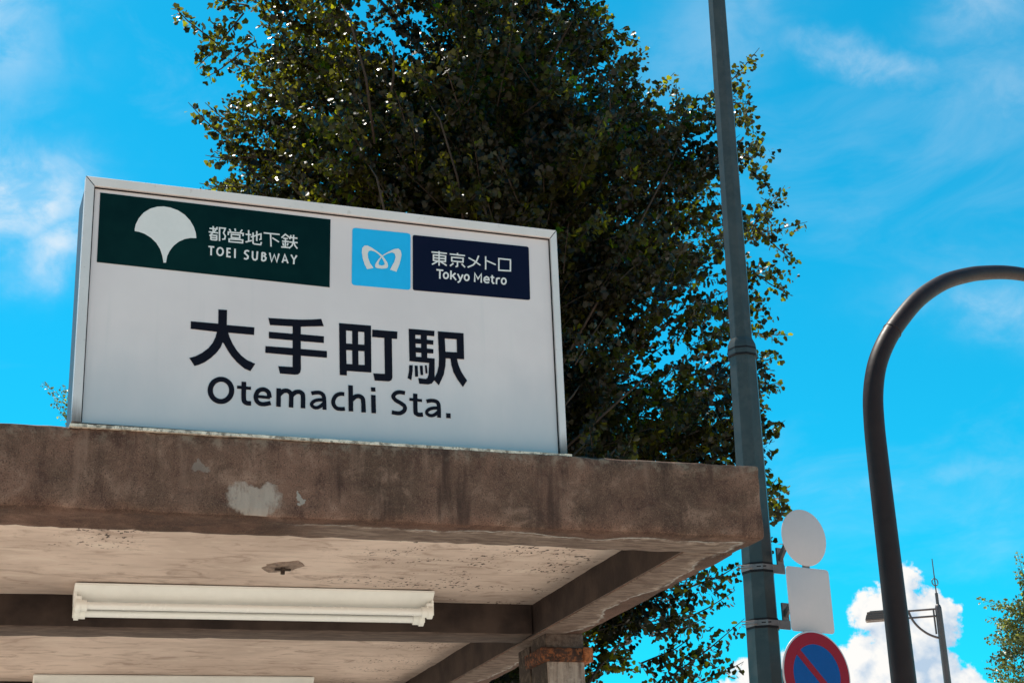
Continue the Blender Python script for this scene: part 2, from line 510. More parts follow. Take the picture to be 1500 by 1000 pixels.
M_CONC = concrete()
M_BEAM = beam_dark()
M_CEIL = ceiling_paint()
def column_render():
    m_, gg, out = newmat('column_render')
    tc = gg.n('ShaderNodeTexCoord').outputs['Object']
    x, y, z = gg.sep(tc)
    a = gg.noise(gg.vm('MULTIPLY', tc, (60.0, 60.0, 5.0)), 1.0, 5.0, 0.65)
    b = gg.noise(tc, 45.0, 5.0, 0.7)
    c = gg.mix(gg.ss(a, 0.35, 0.68), rgb(0.14, 0.093, 0.076), rgb(0.34, 0.25, 0.205))
    c = gg.mix(gg.m('MULTIPLY', gg.ss(b, 0.50, 0.68), 0.6), c, rgb(0.42, 0.33, 0.28))
    c = gg.mix(gg.m('MULTIPLY', gg.ss(b, 0.44, 0.28), 0.7), c, rgb(0.08, 0.052, 0.043))
    # the head above the band is a darker brown
    head = gg.mix(gg.ss(b, 0.35, 0.65), rgb(0.060, 0.040, 0.033), rgb(0.125, 0.088, 0.072))
    c = gg.mix(gg.ss(z, 2.600, 2.615), c, head)
    bmp = gg.n('ShaderNodeBump', ins={'Strength': 0.5, 'Distance': 0.004, 'Height': b}).outputs[0]
    principled(gg, out, Base_Color=c, Roughness=0.9, Normal=bmp).inputs['Specular IOR Level'].default_value = 0.2
    return m_


M_COLUMN = column_render()
M_RUBBER = paint('black_rubber', (0.010, 0.006, 0.007), 0.6, 0, 0.2, 20.0, 0.2)
M_SIDEPOST = paint('old_brown_paint', (0.038, 0.026, 0.022), 0.8, 0, 0.3, 14.0, 0.2, 0.3, 0.002, (0.20, 0.15, 0.11), 0.35)
M_RUST = paint('rusty_steel', (0.045, 0.022, 0.016), 0.85, 0, 0.5, 22.0, 0.2, 0, 0.003, (0.26, 0.082, 0.030), 0.75)
def sign_frame():
    m_, gg, out = newmat('grey_aluminium_paint')
    tc = gg.n('ShaderNodeTexCoord').outputs['Object']
    x, y, z = gg.sep(tc)
    n_ = gg.noise(gg.vm('MULTIPLY', tc, (60.0, 20.0, 6.0)), 1.0, 4.0, 0.6)
    c = gg.mix(gg.ss(gg.noise(tc, 6.0, 4.0), 0.3, 0.7), rgb(0.565, 0.495, 0.485), rgb(0.63, 0.55, 0.54))
    c = gg.mix(gg.m('MULTIPLY', gg.ss(gg.noise(tc, 55.0, 4.0, 0.7), 0.60, 0.72), 0.35), c, rgb(0.30, 0.24, 0.21))
    # rain stains run down to the feet of the uprights
    ft = gg.ss(gg.m('ADD', z, gg.m('MULTIPLY', gg.m('SUBTRACT', n_, 0.5), 0.09)), 0.075, 0.0)
    c = gg.mix(gg.m('MULTIPLY', ft, 0.85), c, rgb(0.085, 0.055, 0.045))
    principled(gg, out, Base_Color=c, Roughness=0.45)
    return m_


M_FRAME = sign_frame()
M_FRAME_PLAIN = paint('grey_aluminium_paint', (0.60, 0.525, 0.515), 0.42, 0, 0.05, 5.0, 0.5, 0.06)
def sign_face():
    m_, gg, out = newmat('sign_face_acrylic')
    tc = gg.n('ShaderNodeTexCoord').outputs['Object']
    x, y, z = gg.sep(tc)
    cl = gg.noise(tc, 3.0, 4.0, 0.6)
    c = gg.mix(gg.ss(cl, 0.3, 0.7), rgb(0.665, 0.53, 0.51), rgb(0.72, 0.58, 0.555))
    # cool reflection painted into the lower face, fading out upwards
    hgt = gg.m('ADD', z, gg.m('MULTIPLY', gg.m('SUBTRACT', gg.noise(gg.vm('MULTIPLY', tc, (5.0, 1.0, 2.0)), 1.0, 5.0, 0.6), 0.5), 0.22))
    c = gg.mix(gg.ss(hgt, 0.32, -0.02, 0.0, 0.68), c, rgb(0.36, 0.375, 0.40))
    c = gg.mix(gg.m('MULTIPLY', gg.ss(gg.noise(gg.vm('MULTIPLY', tc, (40.0, 1.0, 2.0)), 1.0, 3.0), 0.55, 0.8), 0.12), c, rgb(0.42, 0.40, 0.38))
    principled(gg, out, Base_Color=c, Roughness=0.16)
    return m_


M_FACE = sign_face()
M_HOUSING = paint('sign_housing_paint', (0.055, 0.040, 0.050), 0.5, 0, 0.1, 5.0)
M_GREEN = paint('dark_green_film', (0.003, 0.014, 0.011), 0.13, 0, 0.3, 2.5, 0.14)
M_NAVY = paint('navy_film', (0.006, 0.003, 0.014), 0.13, 0, 0.1, 2.5, 0.18)
M_CYAN = flat('light_blue_film', (0.020, 0.395, 0.72), 0.16)
M_PRINT = flat('white_print', (0.70, 0.61, 0.575), 0.2)
M_INK = flat('dark_blue_ink', (0.009, 0.004, 0.006), 0.13, 0.15)
M_SEAL = paint('pale_sealant', (0.60, 0.50, 0.41), 0.8, 0, 0.35, 30.0, 0.3, 0, 0.002, (0.10, 0.075, 0.06), 0.8)
M_LAMP = paint('cream_enamel', (0.83, 0.815, 0.775), 0.38, 0, 0.05, 4.0, 0.5)
M_TUBE = paint('frosted_glass_tube', (0.85, 0.84, 0.81), 0.25, 0, 0.03, 4.0, 0.5)
M_HOLDER = paint('cream_plastic', (0.85, 0.835, 0.79), 0.42, 0, 0.05, 8.0, 0.5)
M_SCREW = paint('dull_steel', (0.20, 0.17, 0.155), 0.5, 0.6, 0.2, 20.0)
M_POLE = paint('dark_green_grey_enamel', (0.041, 0.043, 0.042), 0.36, 0, 0.14, 3.5, 0.30, 0.0, 0.0, (0.075, 0.068, 0.062), 0.4)
M_GALV = paint('galvanised_steel', (0.17, 0.135, 0.13), 0.5, 0.3, 0.25, 14.0, 0.5)
M_BACK = paint('light_grey_sign_enamel', (0.545, 0.425, 0.415), 0.45, 0, 0.03, 4.0, 0.3)
M_REDR = flat('red_reflective_sheet', (0.255, 0.002, 0.012), 0.4, 0.2)
M_BLUER = flat('blue_reflective_sheet', (0.003, 0.055, 0.215), 0.4, 0.2)
M_ARCH = paint('dark_brown_enamel', (0.027, 0.012, 0.010), 0.48, 0, 0.10, 5.0, 0.18, 0.0, 0.0, (0.042, 0.022, 0.018), 0.25)
M_FARPOLE = paint('brown_grey_enamel', (0.085, 0.055, 0.050), 0.4, 0, 0.1, 4.0, 0.5)
M_RUSTY = paint('bright_rust', (0.33, 0.10, 0.035), 0.85, 0, 0.4, 40.0, 0.2, 0, 0.003, (0.05, 0.022, 0.015), 0.6)
M_BARK = paint('ginkgo_bark', (0.050, 0.032, 0.024), 0.9, 0, 0.35, 12.0, 0.2, 0.3, 0.006)


def leafmat(name, dark, light, trans, tfac=0.42):
    m_, gg, out = newmat(name)
    at = gg.n('ShaderNodeAttribute', attribute_name='tint').outputs[2]
    c = gg.mix(at, rgb(*dark), rgb(*light))
    tcol = gg.mix(at, rgb(*trans), rgb(*[min(1, t * 1.5) for t in trans]))
    d = gg.n('ShaderNodeBsdfPrincipled', ins={'Base Color': c, 'Roughness': 0.33})
    d.inputs['Specular IOR Level'].default_value = 0.20
    t = gg.n('ShaderNodeBsdfTranslucent', ins={0: tcol})
    tf = gg.m('ADD', 0.05, gg.m('MULTIPLY', gg.m('POWER', at, 3.0), tfac))
    mx = gg.n('ShaderNodeMixShader', ins={0: tf, 1: d.outputs[0], 2: t.outputs[0]})
    gg.t.links.new(mx.outputs[0], out.inputs[0])
    return m_


M_LEAF = leafmat('ginkgo_leaf', (0.0040, 0.0026, 0.0020), (0.034, 0.024, 0.009), (0.19, 0.19, 0.006), 0.72)
M_LEAF2 = leafmat('ginkgo_leaf_far', (0.045, 0.055, 0.018), (0.17, 0.165, 0.055), (0.26, 0.27, 0.035), 0.8)

# ------------------------------------------------------------------ ground


def paving():
    m_, gg, out = newmat('pale_paving')
    tc = gg.n('ShaderNodeTexCoord').outputs['Object']
    br_ = gg.n('ShaderNodeTexBrick', ins={'Vector': tc, 'Color1': rgb(0.60, 0.505, 0.415), 'Color2': rgb(0.64, 0.54, 0.45), 'Mortar': rgb(0.36, 0.30, 0.24), 'Scale': 1.0, 'Mortar Size': 0.006, 'Brick Width': 0.4, 'Row Height': 0.4})
    br_.offset = 0.0
    c = gg.mix(gg.ss(gg.noise(tc, 2.0, 5.0, 0.65), 0.35, 0.75), br_.outputs[0], rgb(0.50, 0.41, 0.33))
    principled(gg, out, Base_Color=c, Roughness=0.85)
    return m_


gv, gf = [], []
for i, (a, b) in enumerate(((-900, 900),)):
    gv += [(a, a, 0), (b, a, 0), (b, b, 0), (a, b, 0)]
    gf.append((0, 1, 2, 3))
tag(pyd('ground', gv, gf, [paving()]), kind='structure')

# ------------------------------------------------------------------ subway entrance canopy
XL = -0.34                       # its far left edge, outside the picture
SK = -0.033
canopy = empty('station_canopy', (0, 0, 0))
tag(canopy, 'weathered brown concrete entrance canopy on square columns carrying the white station sign', 'canopy')
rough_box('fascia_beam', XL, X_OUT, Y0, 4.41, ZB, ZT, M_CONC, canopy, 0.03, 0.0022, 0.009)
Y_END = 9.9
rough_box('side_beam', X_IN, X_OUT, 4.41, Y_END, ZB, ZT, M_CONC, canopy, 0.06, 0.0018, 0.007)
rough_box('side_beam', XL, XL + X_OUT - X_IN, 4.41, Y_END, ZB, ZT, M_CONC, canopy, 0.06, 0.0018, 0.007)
XA, XB = XL + X_OUT - X_IN, X_IN
# dark painted linings on the inner faces of the side beams (each 6 mm thick)
for (x0, x1) in ((XB - 0.006, XB), (XA, XA + 0.006)):
    bm = bmesh.new()
    bm_box(bm, x0, x1, 4.412, Y_END, ZB + 0.004, ZC + 0.01)
    from_bm('beam_lining', bm, [M_BEAM], canopy)
CB = [(5.830, 0.187), (7.75, 0.187), (9.70, 0.187)]
for (yy, th) in CB:
    rough_box('cross_beam', XA + 0.008, XB - 0.008, yy, yy + th, ZB + 0.003, ZC + 0.06, M_BEAM, canopy, 0.05, 0.0018, 0.006, SK)
# one ceiling field per bay
bays = [(4.412, 5.83), (6.017, 7.75), (7.937, 9.70)]
for i, (a, b) in enumerate(bays):
    s0 = 0.0 if i == 0 else SK
    v = []
    nx_, ny_ = 60, 34
    for jy in range(ny_ + 1):
        for jx in range(nx_ + 1):
            x = XA + 0.007 + (XB - XA - 0.014) * jx / nx_
            t = jy / ny_
            y = (a + s0 * x) * (1 - t) + (b + SK * x - 0.001) * t
            z = ZC + 0.0035 * mnoise.noise(Vector((x * 1.3, y * 4, 2))) + 0.002 * mnoise.noise(Vector((x * 5, y * 12, 7)))
            v.append((x, y, z))
    f = [(j * (nx_ + 1) + k, (j + 1) * (nx_ + 1) + k, (j + 1) * (nx_ + 1) + k + 1, j * (nx_ + 1) + k + 1) for j in range(ny_) for k in range(nx_)]
    nb = len(v)
    v += [(XA + 0.007, a + s0 * XA, ZT - 0.02), (XB - 0.007, a + s0 * XB, ZT - 0.02), (XB - 0.007, b + SK * XB, ZT - 0.02), (XA + 0.007, b + SK * XA, ZT - 0.02)]
    f.append((nb, nb + 1, nb + 2, nb + 3))
    pyd('ceiling_panel', v, f, [M_CEIL], canopy, smooth=True)
bm = bmesh.new()
bm_box(bm, XA, XB, 4.41, Y_END, ZT - 0.018, ZT - 0.002)
from_bm('roof_slab', bm, [M_CONC], canopy)

# filled-in hole with a bolt stub in the first ceiling field
prng = random.Random(4)
hx, hy = 0.981, 5.275
pts = []
for k in range(18):
    a_ = 2 * math.pi * k / 18
    rr = 1 + 0.28 * prng.uniform(-1, 1)
    c_, s_ = math.cos(a_), math.sin(a_)
    pts.append((hx + 0.060 * rr * math.copysign(abs(c_) ** 1.25, c_), hy + 0.082 * rr * math.copysign(abs(s_) ** 1.25, s_)))
bm = bmesh.new()
lo = [bm.verts.new((x, y, ZC - 0.0035)) for x, y in pts]
hi_ = [bm.verts.new((hx + (x - hx) * 1.12, hy + (y - hy) * 1.12, ZC + 0.006)) for x, y in pts]
bm.faces.new(lo)
for k in range(18):
    bm.faces.new((lo[k], lo[(k + 1) % 18], hi_[(k + 1) % 18], hi_[k]))
hole = from_bm('hole_patch', bm, [paint('bare_mortar', (0.27, 0.195, 0.158), 0.95, 0, 0.45, 40.0, 0.2, 0, 0.003)], canopy)
bm = bmesh.new()
tube(bm, [(hx, hy, ZC + 0.004), (hx, hy, ZC - 0.026)], 0.0075, 8)
bm_box(bm, hx - 0.026, hx + 0.026, hy - 0.006, hy + 0.006, ZC - 0.014, ZC - 0.008)
from_bm('bolt', bm, [M_SIDEPOST], hole)

# columns
bm = bmesh.new()
bm_box(bm, 2.04, 2.189, 5.71, 5.885, 0.0, ZB + 0.002, 0.006, 2)
col0 = from_bm('column', bm, [M_COLUMN, M_SIDEPOST], canopy)
for p_ in col0.data.polygons:           # the side towards the stairs takes the darker brown material
    if p_.normal.x < -0.5:
        p_.material_index = 1
bm = bmesh.new()
bm_box(bm, 2.018, 2.212, 5.694, 5.900, 2.583, 2.634, 0.006, 2)
for v in bm.verts:
    v.co += Vector((mnoise.noise(v.co * 20), mnoise.noise(v.co * 20 + Vector((9, 0, 0))), mnoise.noise(v.co * 20 + Vector((0, 9, 0))))) * 0.004
band = from_bm('rusty_band', bm, [M_RUST], col0, smooth=True, angle=40)
bm = bmesh.new()
bm_box(bm, 2.178, 2.2165, 5.687, 5.76, 2.5815, 2.6355, 0.005, 2)
clip = from_bm('band_joint', bm, [M_RUSTY], col0)
bm = bmesh.new()
bm_box(bm, 2.045, 2.16, 5.915, 6.05, 0.0, ZB - 0.012, 0.005, 2)
post0 = from_bm('side_post', bm, [M_SIDEPOST], canopy)
for dx_, dy_ in ((0, 3.95), (-2.229 - 0.152, 0), (-2.229 - 0.152, 3.95)):
    for o in (col0, post0):
        c_ = copy_tree(o, canopy)
        c_.location = (dx_ if dx_ == 0 else -(2.04 - (XL + 0.0)), dy_, 0)

# unseen low walls and dark floor, added to cut bounce onto the rear ceiling
for xw in (XL + 0.02, 2.05):
    bm = bmesh.new()
    bm_box(bm, xw, xw + 0.14, 6.06, 9.74, 0.0, 1.05, 0.01, 2)
    from_bm('bounce_block_wall', bm, [M_COLUMN], canopy)
tag(pyd('bounce_block_floor', [(XL + 0.02, 5.2, 0.004), (2.19, 5.2, 0.004), (2.19, 9.9, 0.004), (XL + 0.02, 9.9, 0.004)], [(0, 1, 2, 3)], [paint('dark_floor', (0.065, 0.055, 0.05), 0.8)]), kind='structure')

